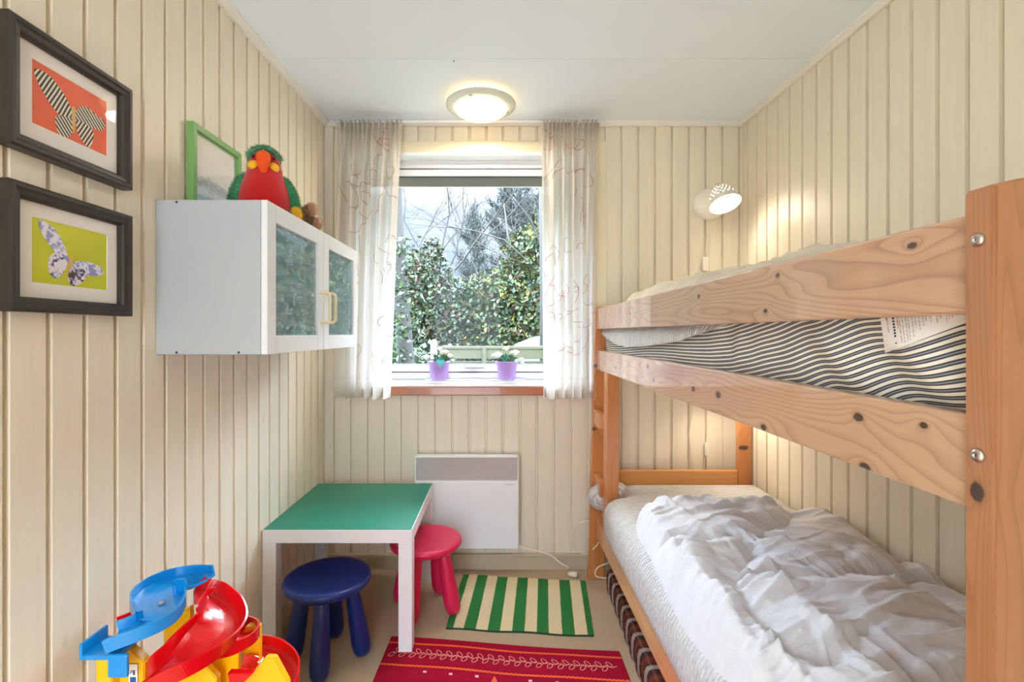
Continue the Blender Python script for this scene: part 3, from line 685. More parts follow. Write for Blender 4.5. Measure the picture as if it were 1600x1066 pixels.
for k, (a, b) in enumerate(((cy0, ym-.001), (ym+.001, cy1))):
    mb = MB(); w = .048; x0, x1 = cxf+.001, xd
    mb.box((x0, a, cz0), (x1, a+w, cz1), 'cabinet_door', .0012); mb.box((x0, b-w, cz0), (x1, b, cz1), 'cabinet_door', .0012)
    mb.box((x0, a+w, cz0), (x1, b-w, cz0+w), 'cabinet_door', .0012); mb.box((x0, a+w, cz1-w), (x1, b-w, cz1), 'cabinet_door', .0012)
    dr = mb.build('door', wcab)
    mb = MB(); mb.box((x0+.005, a+w-.002, cz0+w-.002), (x0+.008, b-w+.002, cz1-w+.002), 'cabinet_glass'); mb.build('door_glass', dr)
    hy = b-.026 if k == 0 else a+.026; mb = MB(); hz = CAMZ+.085
    pts = [(xd-.002, hy, hz+.05), (xd+.02, hy, hz+.05), (xd+.029, hy, hz+.043), (xd+.03, hy, hz+.03), (xd+.03, hy, hz-.03), (xd+.029, hy, hz-.043), (xd+.02, hy, hz-.05), (xd-.002, hy, hz-.05)]
    mb.tube(pts, .0052, 'handle', 10); mb.build('handle', dr)
# things inside
def inside(px, py, frac):      # a point seen through the door at a given x inside the cabinet
    x = cxf-.03-frac; d = F*x/(px-VX); return P(px, py, d)
mb = MB(); q = inside(456, 432, .06); mb.box((q.x-.06, q.y-.055, shz+.0145), (q.x+.04, q.y+.055, shz+.062), 't_blue', .004)
for i in range(9): mb.box((q.x+.04, q.y-.05+i*.011, shz+.02), (q.x+.0415, q.y-.045+i*.011, shz+.04), 'mat')
tag(mb.build('storage_basket', loc=(q.x, q.y, shz+.0145)), 'small blue basket with a white pattern on the cabinet shelf', 'basket')
q = inside(441, 505, .03); z = cz0+T+.0005
for nm, m1, m2, h, la in (('play_cup', 'stool_pink', 'p_pink', .036, 'red play cup at the bottom of the stack in the cabinet'), ('play_cup', 't_green', 'p_green', .030, 'green play cup in the middle of the stack in the cabinet'), ('play_cup', 'stool_pink', 'mat', .028, 'pink play cup topmost of the stack in the cabinet')):
    mb = MB(); mb.lathe([(.024, 0), (.030, h*.8), (.032, h-.001), (.026, h-.001), (.02, h*.9), (0, h*.9)], (q.x-.02, q.y, z), m1, 24); tag(mb.build(nm, loc=(q.x-.02, q.y, z)), la, 'toy cup', 'stacked play cups in the cabinet'); z += h
q = inside(474, 500, .03)
mb = MB(); mb.ell((q.x-.02, q.y, cz0+T+.038), (.04, .05, .0375), 'leaf_teal', 24, 16, fn=lambda p, n: p*(1+.18*math.sin(7*n.x+5*n.y)*math.cos(6*n.z)) if n.z > -.4 else p)
tag(mb.build('plastic_bag', loc=(q.x-.02, q.y, cz0+T)), 'crumpled light blue bag on the cabinet floor beside the cups', 'bag')
q = inside(486, 436, .05)
mb = MB(); mb.lathe([(.018, 0), (.022, .02), (.02, .045), (.012, .05), (0, .05)], (q.x, q.y, shz+.0145), 'leaf_green', 24)
tag(mb.build('small_jar', loc=(q.x, q.y, shz+.0145)), 'small green jar on the cabinet shelf near the door handle', 'jar')
q = inside(543, 516, .03); mb = MB()
mb.tube(catmull([Vector((q.x, q.y-.04, cz0+T+.004)), Vector((q.x, q.y, cz0+T+.02)), Vector((q.x, q.y+.03, cz0+T+.026)), Vector((q.x-.005, q.y+.04, cz0+T+.004))], 6), .004, 'mat', 8)
tag(mb.build('cord_loop', loc=(q.x, q.y, cz0+T)), 'short white bent cord inside the far cabinet door', 'cord')

# ------------------------------------------------------------------ green frame on the cabinet
gy0, gy1 = 1.335, 1.585; gz0, gz1 = cz1+.0005, CAMZ+.592
gf = thing('picture_frame', (XL+.01, 1.46, gz0), 'green framed picture leaning on the wall on top of the cabinet', 'picture frame')
x0, x1 = XL+.002, XL+.022
mb = MB(); w = .018; frame_rect2 = [((x0, gy0, gz0), (x1, gy0+w, gz1)), ((x0, gy1-w, gz0), (x1, gy1, gz1)), ((x0, gy0+w, gz0), (x1, gy1-w, gz0+w)), ((x0, gy0+w, gz1-w), (x1, gy1-w, gz1))]
for a, b in frame_rect2: mb.box(a, b, 'green_frame', .0015)
mb.build('frame', gf)
mb = MB(); mb.box((x0+.003, gy0+w-.001, gz0+w-.001), (x0+.008, gy1-w+.001, gz1-w+.001), 'pr_sea_glare'); o = mb.build('print', gf)
mb = MB(); mb.box((x0+.011, gy0+w-.001, gz0+w-.001), (x0+.013, gy1-w+.001, gz1-w+.001), 'picture_glass'); mb.build('picture_glass', gf)

# ------------------------------------------------------------------ plush toys
def fuzz(mb, c, r, m, n, L=.005, mat=None, zmin=-1):
    vs = []; fs = []
    for i in range(n):
        v = Vector((random.gauss(0, 1), random.gauss(0, 1), random.gauss(0, 1))).normalized()
        if v.z < zmin: continue
        p = Vector((v.x*r[0], v.y*r[1], v.z*r[2])); nn = Vector((v.x/r[0], v.y/r[1], v.z/r[2])).normalized()
        if mat is not None: p = mat @ p; nn = (mat.to_3x3() @ nn)
        p = p*.985+Vector(c); t = nn.cross(Vector((random.random(), random.random(), random.random()))).normalized()*.0007
        e = p+(nn+Vector((random.uniform(-.6, .6), random.uniform(-.6, .6), random.uniform(-.8, .2))))*L*random.uniform(.6, 1.1)
        b = len(vs); vs += [p-t, p+t, e]; fs.append((b, b+1, b+2))
    mb.add(vs, fs, m)
PB = Vector((-.70, 1.43, cz1+.001))
pr = thing('plush_parrot', PB, 'red and green plush parrot sitting on the wall cabinet', 'plush toy')
def rz(a): return Matrix.Rotation(a, 4, 'Z')
def ry(a): return Matrix.Rotation(a, 4, 'Y')
def rx(a): return Matrix.Rotation(a, 4, 'X')
mb = MB()
prof = [(0, 0), (.052, .002), (.072, .02), (.076, .05), (.070, .085), (.058, .115), (.047, .140), (.044, .160), (.040, .182), (.028, .198), (.0, .205)]
mb.lathe([(r*1, h) for r, h in prof], PB, 'p_red', 36)
for h, r in ((.05, .071), (.1, .06), (.15, .047)): fuzz(mb, PB+Vector((0, 0, h)), (r, r, .05), 'p_red', 1500, .006)
smoothmod(mb.build('body', pr))
mb = MB(); c = PB+Vector((-.002, .006, .178)); mb.ell(c, (.047, .046, .040), 'p_green', fn=lambda p, n: Vector((p.x, p.y, max(p.z, -.004-.9*(p.y+.02) if p.y < 0 else -.02)))); fuzz(mb, c, (.047, .046, .04), 'p_green', 2400, .009, zmin=.1)
plabel(mb.build('crown', pr), 'green fuzzy crown')
mb = MB()
def beakfn(p, n):
    t = (n.z+1)/2; return Vector((p.x*(.45+.6*t), p.y*(.5+.6*t)-.012*math.sin(t*PI)-.0, p.z))
mb.ell(PB+Vector((-.002, -.047, .152)), (.024, .020, .036), 'p_orange', 24, 18, fn=beakfn); mb.ell(PB+Vector((-.002, -.060, .165)), (.006, .012, .022), 'p_orange', 12, 10)
plabel(mb.build('beak', pr), 'hooked orange beak')
for sx in (-1, 1):
    mb = MB(); mb.ell(PB+Vector((sx*.027-.002, -.036, .146)), (.016, .012, .013), 'p_yellow', mat=ry(sx*.5)); plabel(mb.build('cheek', pr), 'yellow cheek')
    mb = MB(); mb.ell(PB+Vector((sx*.028-.002, -.036, .172)), (.004, .004, .005), 'p_black', 12, 8); mb.build('eye', pr)
    R = ry(-sx*.35)
    mb = MB(); c = PB+Vector((sx*.067, .0, .075)); mb.ell(c, (.022, .03, .058), 'p_green', mat=R); fuzz(mb, c, (.022, .03, .058), 'p_green', 2600, .008, mat=R)
    w = mb.build('wing', pr); plabel(w, 'green wing')
    c2 = PB+Vector((sx*.084, -.004, .026)); mb = MB(); mb.ell(c2, (.017, .024, .026), 'p_yellow', mat=R); fuzz(mb, c2, (.017, .024, .026), 'p_yellow', 700, .005, mat=R); plabel(mb.build('wing_band', w), 'yellow wing band')
    mb = MB(); c3 = PB+Vector((sx*.066, -.012, .014)); mb.ell(c3, (.013, .016, .014), 'p_blue', mat=R); plabel(mb.build('wing_tip', w), 'blue wing tip')
pr.rotation_euler = (0, 0, .42)
SB = Vector((-.70, 1.73, cz1+.001))
sq = thing('plush_animal', SB, 'mottled brown plush animal lying behind the parrot, feet up', 'plush toy')
mb = MB(); mb.ell(SB+Vector((-.04, .02, .026)), (.055, .042, .0255), 'p_brown'); fuzz(mb, SB+Vector((-.04, .02, .026)), (.055, .042, .025), 'p_brown', 2500, .009); mb.build('body', sq)
for c, e, col in ((P(470, 338, 1.66), P(487, 327, 1.64), 0), (P(480, 346, 1.75), P(494, 350, 1.73), 1)):
    mb = MB(); pts = [SB+Vector((-.03, .0, .03)), c, (c+e)/2, e]; mb.tube(catmull(pts, 5), [.020]*10+[.021]*6, 'p_brown', 14)
    for k, q in enumerate(catmull(pts, 5)[4::3]): fuzz(mb, q, (.021, .021, .021), 'p_brown', 500, .008)
    lg = mb.build('leg', sq)
    mb = MB(); mb.ell(e, (.021, .016, .024), 'p_pink', 20, 14); fuzz(mb, e, (.018, .013, .02), 'p_pink', 700, .007)
    for k in (-1, 0, 1): mb.ell(e+Vector((.010, -.006, k*.010+.002)), (.006, .005, .005), 'p_pink', 10, 8)
    plabel(mb.build('foot', lg), 'peach foot')

# ------------------------------------------------------------------ heater
h0 = P(648, 713, 2.33); h1 = P(810.5, 858, 2.33); hzm = CAMZ-(752-VY)/F*2.33
ht = thing('panel_heater', ((h0.x+h1.x)/2, 2.36, h1.z), 'white electric panel heater with perforated top on the wall below the window', 'heater')
mb = MB(); mb.box((h0.x, 2.33, h1.z), (h1.x, 2.342, hzm), 'heater', .003); mb.box((h0.x+.01, 2.342, h1.z+.01), (h1.x-.01, 2.375, h0.z-.01), 'heater', .002); mb.build('front_panel', ht)
mb = MB(); mb.box((h0.x+.006, 2.338, hzm+.001), (h1.x-.006, 2.3415, h0.z-.008), 'grille', 0)
mb.box((h0.x, 2.333, hzm), (h0.x+.006, 2.365, h0.z), 'heater', .001); mb.box((h1.x-.006, 2.333, hzm), (h1.x, 2.365, h0.z), 'heater', .001); mb.box((h0.x, 2.333, h0.z-.008), (h1.x, 2.37, h0.z), 'heater', .002)
plabel(mb.build('grille', ht), 'grey perforated grille')
mb = MB(); q = P(797, 757, 2.3295)
mb.box((q.x-.022, q.y, q.z-.0015), (q.x-.018, q.y+.001, q.z+.003), 'tag_grey')
for i in range(8): mb.box((q.x-.014+i*.0042, q.y, q.z-.003), (q.x-.0112+i*.0042, q.y+.001, q.z+.0005), 'tag_grey')
plabel(mb.build('emblem', ht), 'tiny grey maker mark')
for x in (h0.x+.08, h1.x-.08):
    mb = MB(); mb.box((x-.015, 2.374, h1.z+.08), (x+.015, 2.3995, h0.z-.08), 'heater'); mb.build('bracket', ht)
cb = MB(); cb.tube(catmull([P(806, 853, 2.36), P(826, 858, 2.35), P(845, 863, 2.34), P(862, 869, 2.33), P(876, 880, 2.31), P(889, 887, 2.31)], 8), .0035, 'cord', 8)
cb.build('heater_cord', ht)
mb = MB(); q = P(896, 889, 2.31); q.z = .014; mb.lathe([(.006, -.026), (.012, -.012), (.0135, .0), (.0125, .018), (0, .018)], q, 'cord', 20, axis=(.95, -.25, 0))
for s in (-1, 1): mb.tube([q+Vector((.016, s*.006-.004, 0)), q+Vector((.034, s*.006-.009, 0))], .002, 'metal', 8)
mb.build('plug', ht)

# ------------------------------------------------------------------ low table
TX0, TX1, TY0, TY1, TZ = -.871, -.322, 1.759, 2.30, .455
tb = thing('play_table', ((TX0+TX1)/2, (TY0+TY1)/2, 0), 'low square white play table with a glossy green top in the corner', 'table')
mb = MB(); mb.box((TX0, TY0, TZ-.05), (TX1, TY1, TZ-.001), 'table_white', .0015); mb.build('tabletop', tb)
mb = MB(); mb.box((TX0+.003, TY0+.003, TZ-.0008), (TX1-.003, TY1-.003, TZ+.0008), 'teal'); plabel(mb.build('top_surface', tb), 'green top surface')
for x in (TX0, TX1-.05):
    for y in (TY0, TY1-.05):
        mb = MB(); mb.box((x, y, .006 if x > -.5 and y < 2 else .001), (x+.05, y+.05, TZ-.0502), 'table_white', .0012); mb.build('leg', tb)

# ------------------------------------------------------------------ stools
def stool(cx_, cy_, m, label, rot, zoff=0.001, splay=.052):
    th = thing('stool', (cx_, cy_, zoff), label, 'stool', 'round plastic stools by the play table')
    mb = MB(); z = zoff+.300
    mb.lathe([(0, -.030), (.10, -.032), (.128, -.034), (.142, -.030), (.151, -.020), (.153, -.010), (.149, -.002), (.140, .001), (.125, 0), (.06, -.006), (0, -.008)], (cx_, cy_, z), m, 72)
    mb.build('seat', th)
    for k in range(4):
        a = rot+k*PI/2; dx, dy = math.cos(a), math.sin(a)
        top = Vector((cx_+dx*.080, cy_+dy*.080, z-.028)); bot = Vector((cx_+dx*(.080+splay), cy_+dy*(.080+splay), zoff+.0))
        ax = (bot-top); L = ax.length; ax.normalize(); mb = MB()
        mb.lathe([(.024, -.0), (.026, .05), (.029, .11), (.033, L*.66), (.0345, L*.8), (.032, L*.9), (.026, L*.955), (.015, L*.985), (0, L*.99)], top, m, 28, axis=ax)
        lo = min(v[2] for v in mb.v)
        if lo < zoff: mb.v = [(v[0], v[1], max(v[2], zoff)) for v in mb.v]
        mb.build('leg', th)
    return th
stool(-.622, 1.735, 'stool_blue', 'dark blue round plastic stool with four fat legs, half under the table', .12, splay=.045)
stool(-.315, 2.05, 'stool_pink', 'pink round plastic stool with four fat legs beside the table', -.35, splay=.052)

# ------------------------------------------------------------------ rugs
def quad_map(c, u, v):   # c: far-left, far-right, near-right, near-left
    a = Vector(c[0]).lerp(Vector(c[1]), u); b = Vector(c[3]).lerp(Vector(c[2]), u); return a.lerp(b, v)
gc = [(-.176, 2.325, 0), (.402, 2.262, 0), (.364, 1.855, 0), (-.214, 1.905, 0)]
mb = MB()
def grug(u, v, h):
    p = quad_map(gc, u, v); p.z = h+.0012*math.sin(u*9)*math.sin(v*5+1)+.001; p.y += .003*math.sin(u*14); return p
ed = [0, .045]; x = .045; period = (1-.09-.0)/6
cuts = [0, .048, .122, .204, .286, .37, .453, .537, .62, .70, .79, .875, .96, 1]
segs = [(a, b, 'rug_green' if i % 2 == 0 else 'rug_white') for i, (a, b) in enumerate(zip(cuts, cuts[1:]))]
for a, b, m in segs:
    mb.grid(lambda u, v: grug(a+(b-a)*u+.002*math.sin(v*20+a*40), v, .006), 5, 40, m, flip=True)
mb.grid(lambda u, v: grug(u, 1.0+.006*v, .006-.006*v), 60, 3, 'rug_dark', flip=True)
mb.grid(lambda u, v: grug(u, -.004*v, .006-.006*v), 60, 3, 'rug_dark'); mb.grid(lambda u, v: grug(1+.004*u, v, .006-.006*u), 3, 40, 'rug_green', flip=True); mb.grid(lambda u, v: grug(-.004*u, v, .006-.006*u), 3, 40, 'rug_green')
tag(mb.build('striped_rug', loc=(.09, 2.1, 0)), 'small green and cream striped rug on the carpet near the heater', 'rug')
rc = [(-.417, 1.851, 0), (.438, 1.768, 0), (.445, .55, 0), (-.46, .60, 0)]
def rrug(u, v, h=.0035): p = quad_map(rc, u, v); p.z = h+.0008*math.sin(u*8+1)*math.sin(v*9)+.0008; p.y += .006*math.sin(u*5.5+.8)*(1-v); return p
LV = 1.22
mb = MB(); mb.grid(lambda u, v: rrug(u, v), 80, 60, 'rug_red', flip=True)
mb.grid(lambda u, v: rrug(u, -.003*v, .0035*(1-v)), 80, 3, 'rug_red'); mb.grid(lambda u, v: rrug(1+.004*u, v, .0035*(1-u)), 3, 60, 'rug_red', flip=True); mb.grid(lambda u, v: rrug(-.004*u, v, .0035*(1-u)), 3, 60, 'rug_red')
def line_on(pts, w, m, h=.0006):
    vs = []; 
    for i, (u, v) in enumerate(pts):
        a = pts[max(i-1, 0)]; b = pts[min(i+1, len(pts)-1)]
        t = Vector(((b[0]-a[0])*.86, (b[1]-a[1])*LV)); t = t.normalized() if t.length > 1e-9 else Vector((1, 0)); nx, ny = -t.y*w/.86, t.x*w/LV
        vs.append(rrug(u+nx, v+ny)+Vector((0, 0, h))); vs.append(rrug(u-nx, v-ny)+Vector((0, 0, h)))
    mb.add(vs, [(2*i, 2*i+1, 2*i+3, 2*i+2) for i in range(len(pts)-1)], m)
for off, amp in ((.036, .0012), (.152, .0016)):
    line_on([(.0+i/240, (off+amp*math.sin(i*1.5)+.002*math.sin(i*.06))/LV) for i in range(241)], .0042, 'rug_orange')
n = 21
line_on([(.03+.94*i/200, (.088+.004*math.sin(i*.62))/LV) for i in range(201)], .0012, 'rug_vine')
for k in range(n*2):
    u0 = .04+.93*k/(n*2); s = 1 if k % 2 else -1; pts = []
    for i in range(15):
        a = 2*PI*i/14; lx = .014-.014*math.cos(a); ly = .0075*math.sin(a)
        th_ = .95; du = lx*math.cos(th_)-ly*math.sin(th_); dv = lx*math.sin(th_)+ly*math.cos(th_)
        pts.append((u0-du/.86*1.0+.0, (.088-s*dv)/LV))
    line_on(pts, .0011, 'rug_vine')
for i in range(8):
    u0 = .19+i*.105
    if i == 3: continue
    q = .006; line_on([(u0-q/.86, .178/LV), (u0, .178/LV), (u0+q/.86, .178/LV)], .005, 'rug_spot')
for u0 in (.47, .92):
    p = [rrug(u0-.02, .215/LV), rrug(u0+.02, .215/LV), rrug(u0, .168/LV)]; mb.add([q+Vector((0, 0, .0008)) for q in p], [(0, 1, 2)], 'rug_orange')
for off in (.27, .42, .60, .78, .95): line_on([(i/240, (off+.0015*math.sin(i*1.5))/LV) for i in range(241)], .0045, 'rug_orange')
tag(mb.build('red_rug', loc=(0, 1.2, 0)), 'crimson woven rug with orange lines and a pale embroidered vine', 'rug')

# ------------------------------------------------------------------ flower pots
tr = MB(); t0 = P(664, 597, 2.405); t1 = P(820, 597, 2.405); tz = WZ0+.0245
tr.box((t0.x, YB+.0005, tz), (t1.x, YB+.048, tz+.005), 'tray', .0015)
tag(tr.build('tray', loc=(0, 2.42, tz)), 'long thin pale tray under the two flower pots on the window sill', 'tray')
def pot(px, label, seed):
    rs = random.Random(seed); y = 2.424; x = (px-VX)/F*y; z = tz+.0055
    th = thing('potted_flowers', (x, y, z), label, 'flower pot', 'lilac flower pots on the window sill')
    mb = MB(); mb.lathe([(.038, 0), (.041, .004), (.051, .07), (.057, .086), (.0575, .092), (.055, .092), (.050, .08), (0, .078)], (x, y-.000, z), 'lilac', 40)
    S = Matrix.Translation((x, y, z)) @ Matrix.Diagonal((1, .80, 1, 1)) @ Matrix.Translation((-x, -y, -z)); mb.v = [tuple(S @ Vector(v)) for v in mb.v]
    mb.build('pot', th)
    mb = MB()
    for i in range(70):
        a = rs.uniform(0, 6.28); el = rs.uniform(.3, 1.2); L = rs.uniform(.03, .07); b = Vector((x+rs.uniform(-.02, .02), y+rs.uniform(-.012, .012), z+.082))
        d = Vector((math.cos(a)*math.cos(el), math.sin(a)*math.cos(el)*.35-.05, math.sin(el))); side = d.cross(Vector((0, -1, .3))).normalized()*rs.uniform(.004, .009)
        e = b+d*L; e.z -= .01; m = b+d*L*.55+Vector((0, 0, .004))
        mb.add([b, m+side, e, m-side], [(0, 1, 2, 3)], 'leaf_green' if rs.random() > .12 else 'leaf_teal')
    if seed == 1:
        b = Vector((x+.012, y-.045, z+.095)); mb.add([b+Vector((-.022, .004, .004)), b+Vector((.02, .004, .006)), b+Vector((.018, -.006, -.012)), b+Vector((.004, -.008, -.032)), b+Vector((-.012, -.004, -.014))], [(0, 1, 2, 3, 4)], 'leaf_teal')
    mb.build('leaves', th)
    heads = {1: [(-19, 558, .027), (-9, 552, .026), (1, 545, .018), (9, 550, .024), (16, 556, .022), (0, 558, .016), (22, 563, .013)], 2: [(-14, 555, .033), (-1, 545, .020), (13, 551, .027), (22, 561, .014), (24, 567, .012), (3, 560, .010)]}[seed]
    for dx, hy, r in heads:
        c = P(px+dx, hy, y); c.y += rs.uniform(-.012, .006)
        mb = MB()
        for k in range(26):
            a = k*2.4; t = k/26; rr = r*(.25+.75*t); el = 1.3-1.35*t
            d = Vector((math.cos(a)*math.cos(el), math.sin(a)*math.cos(el), math.sin(el))); s = Vector((-math.sin(a), math.cos(a), 0))*r*.55*(0.4+.6*t)
            b = c+d*rr*.35; m = c+d*rr*.85; e = c+d*rr*1.05-Vector((0, 0, r*.1))
            mb.add([b-s*.4, b+s*.4, m+s, e+s*.5, e-s*.5, m-s], [(0, 1, 2, 5), (5, 2, 3, 4)], 'petal', True)
        mb.ell(c, (r*.5, r*.5, r*.5), 'petal', 10, 8)
        bl = mb.build('blossom', th)
        mb = MB(); mb.tube(catmull([Vector((x+dx*.0008, y, z+.08)), (Vector((x+dx*.001, y, z+.08))+c)/2+Vector((0, 0, -.003)), c], 4), .0014, 'stem', 6); mb.build('flower_stem', bl)
pot(686, 'lilac pot of cream flowers with a teal leaf over its rim, left on the sill', 1)
pot(792, 'lilac pot of cream roses without a teal leaf, right on the sill', 2)

# ------------------------------------------------------------------ bunk bed
BX = .462
bed = thing('bunk_bed', (.83, 1.35, 0), 'knotty pine bunk bed with a ladder along the right wall', 'bunk bed')
def lean_box(mb, x0, x1, y0, y1, z0, z1, m, sh0, sh1, bev=.004):
    k = len(mb.v); mb.box((x0, y0, z0), (x1, y1, z1), m, bev)
    for i in range(k, len(mb.v)):
        v = mb.v[i]; t = (v[2]-z0)/(z1-z0); mb.v[i] = (v[0]+sh0*(1-t)+sh1*t, v[1], v[2])
DN = .4385; DF = .468       # near post, front and back faces
pz = CAMZ+.138
mb = MB(); poly = []
xo, xw_ = .452, .118
poly = [(xo, .001), (xo+xw_, .001), (xo+xw_, pz+.012), (xo+xw_*.75, pz+.014), (xo+xw_*.45, pz+.0095), (xo+xw_*.2, pz+.004), (xo, pz-.001)]
mb.prism(poly, DN, DF, 'Y', 'post', .0025); mb.build('post', bed)
for px, py in ((1541, 375), (1538, 712)):
    q = P(px, py, (DN+DF)/2); q.x = xo
    mb = MB(); mb.lathe([(.0066, 0), (.0066, .001), (.0055, .003), (.003, .0042), (.0018, .0043), (.0018, .002), (0, .002)], q, 'metal', 28, axis=(-1, 0, 0))
    mb.lathe([(.0017, .0022), (0, .0022)], q, 'hole', 12, axis=(-1, 0, 0), caps=False); plabel(mb.build('bolt', bed), 'round steel bolt head')
mb = MB(); mb.prism([(XR-.085, .001), (XR-.015, .001), (XR-.015, pz), (XR-.085, pz)], DN, DF, 'Y', 'post', .0025); mb.build('post', bed)
# far posts
mb = MB(); lean_box(mb, BX-.008, BX+.07, 2.285, 2.318, .001, CAMZ+.128, 'post_far', -.034, .002); mb.build('post', bed)
mb = MB(); mb.box((1.138, 2.285, .001), (1.196, 2.318, CAMZ+.0), 'post_far', .004); mb.build('post', bed)
# rails, left side (room side) and wall side
RL = (DF+.0005, 2.284)
def rail(x0, z0, z1, m, th=.026, sh=0):
    mb = MB(); mb.box((x0, RL[0], z0), (x0+th, RL[1], z1), m, .0035, 3); return mb.build('side_rail', bed)
r1 = rail(BX, CAMZ+.0195, CAMZ+.1175, 'rail')
r2 = rail(BX, CAMZ-.1725, CAMZ-.080, 'rail_b')
r3 = rail(BX-.002, .205, .293, 'rail_c')
for z0, z1 in ((.98, 1.08), (.205, .293)): rail(XR-.047, z0, z1, 'rail_c')
# end boards
mb = MB(); mb.box((BX+.071, 2.290, CAMZ-.73), (1.1375, 2.312, CAMZ-.655), 'head', .004); plabel(mb.build('end_board', bed), 'orange pine end board behind the lower mattress')
mb = MB(); mb.box((BX+.071, 2.290, .20), (1.1375, 2.312, .28), 'head', .004); mb.build('end_board', bed)
mb = MB(); mb.box((BX+.071, 2.290, .985), (1.1375, 2.312, 1.08), 'head', .004); mb.build('end_board', bed)
for z0 in (.20, .985):
    mb = MB(); mb.box((BX+.109, DN+.004, z0), (XR-.086, DF-.004, z0+.09), 'head', .004); mb.build('end_board', bed)
# slat bases
for z in (.262, 1.060):
    for k in range(11):
        y = .56+k*.162; mb = MB(); mb.box((BX+.0265, y, z), (XR-.0475, y+.07, z+.016), 'head', .002); mb.build('slat', bed)
# ladder
mb = MB(); lean_box(mb, .466, .522, 2.09, 2.150, .22, CAMZ-.1727, 'post_far', -.006, .0, .004); plabel(mb.build('ladder_post', bed), 'upright of the ladder')
for (za, zb) in ((CAMZ-.43, CAMZ-.36), (CAMZ-.735, CAMZ-.665)):
    mb = MB(); mb.box((BX-.016, 2.1502, za+.0), (BX+.008, 2.2848, zb+.0), 'post_far', .003); mb.build('rung', bed)

# upper mattress
def smooth01(a, b, t): t = max(0, min(1, (t-a)/(b-a))); return t*t*(3-2*t)
um = thing('mattress', (.83, 1.35, 1.077), 'blue and white striped ticking mattress on the top bunk', 'mattress', 'mattresses on the bunk bed')
UY0, UY1 = .485, 2.27; UX0, UX1 = .497, 1.16
def upsec(y, t):      # side face from bottom (t=0) to top edge, then top
    z = 1.0775+.135*t
    bul = (.003+.007*(1-smooth01(.85, 1.2, y)))*math.sin(t*PI)**.7
    wr = .0035*math.sin(y*34+6*math.sin(y*5))*(1-.6*smooth01(.8, 1.2, y))+.009*math.sin(y*34-t*6+1.5*math.sin(y*9))*(1-smooth01(.58, .95, y))+.0025*math.sin(y*46+2*math.sin(y*13))*math.sin(t*PI)
    end = smooth01(UY0, UY0+.03, y)*smooth01(UY1, UY1-.05, y)
    return Vector((UX0-bul-wr*math.sin(t*PI)+.012*(1-end), y, z))
def upuv(y, t):
    z = .135*t; s = .24*(.5*((1.02-y)+math.sqrt((1.02-y)**2+.02)))-.03*smooth01(1.3, 2.2, y)*math.sin((y-1.3)*2.2)
    z2 = z-s+.005*math.sin(y*34-t*6+1.5*math.sin(y*9))*(1-smooth01(.58, .95, y)); return (y, z2+.05)
mb = MB(); NY = 260; NTn = 26
mb.grid(lambda u, v: upsec(UY0+(UY1-UY0)*u, v), NY, NTn, 'ticking', uvf=lambda u, v: upuv(UY0+(UY1-UY0)*u, v), flip=True)
zt = 1.0775+.135
def uptop(u, v):
    p = upsec(UY0+(UY1-UY0)*u, 1.0); return p.lerp(Vector((UX1, p.y, zt)), v)
mb.grid(uptop, NY, 8, 'ticking', uvf=lambda u, v: (u*1.8, v*.66+.2), flip=True)
mb.box((UX0+.01, UY0+.012, 1.0772), (UX1, UY1-.012, zt-.002), 'ticking')
mb.build('ticking_cover', um)
# care label
def mat_pt(px, py, lift=.0025):
    best = None; d = .5
    for _ in range(12):
        q = P(px, py, d); t = max(0, min(1, (q.z-1.0775)/.135)); x = upsec(max(UY0, min(UY1, d)), t).x-lift
        d = F*x/(px-VX)
    return P(px, py, d)
mb = MB()
L0, L1, L2, L3 = (1374, 486), (1530, 470), (1530, 497), (1383, 552)    # tl, tr, br, bl
def lab(u, v, lift=.003): 
    x = (L0[0]*(1-u)+L1[0]*u)*(1-v)+(L3[0]*(1-u)+L2[0]*u)*v; y = (L0[1]*(1-u)+L1[1]*u)*(1-v)+(L3[1]*(1-u)+L2[1]*u)*v
    return mat_pt(x, y, lift)
mb.grid(lambda u, v: lab(u, v), 30, 16, 'tag_white', flip=True)
mb.grid(lambda u, v: lab(u, v, .0018), 30, 16, 'tag_white')
rs = random.Random(5)
def strip(u0, u1, v0, v1, m): mb.grid(lambda u, v: lab(u0+(u1-u0)*u, v0+(v1-v0)*v, .0038), 2, 8, m, flip=True)
strip(.05, .07, .0, .25, 'tag_red')
for k in range(9): strip(.115, .135, .05+k*.075, .05+k*.075+.05, 'tag_black')
strip(.115, .135, .84, .87, 'tag_black')
for i, (u, v1, m) in enumerate([(.06, .55, 'tag_grey'), (.16, .5, 'tag_red'), (.18, .9, 'tag_grey'), (.21, .92, 'tag_grey'), (.245, .92, 'tag_grey'), (.27, .9, 'tag_grey'), (.31, .85, 'tag_grey'), (.34, .6, 'tag_grey'), (.38, .7, 'tag_grey'), (.42, .6, 'tag_grey'), (.45, .5, 'tag_grey'), (.5, .55, 'tag_grey'), (.56, .65, 'tag_red'), (.60, .5, 'tag_red'), (.66, .7, 'tag_grey'), (.69, .6, 'tag_red'), (.72, .6, 'tag_red'), (.86, .5, 'tag_red')]):
    v = .04
    while v < v1: l = rs.uniform(.06, .2); strip(u, u+.009, v, min(v+l, v1), m); v += l+.03
plabel(mb.build('care_label', um), 'white printed care label')

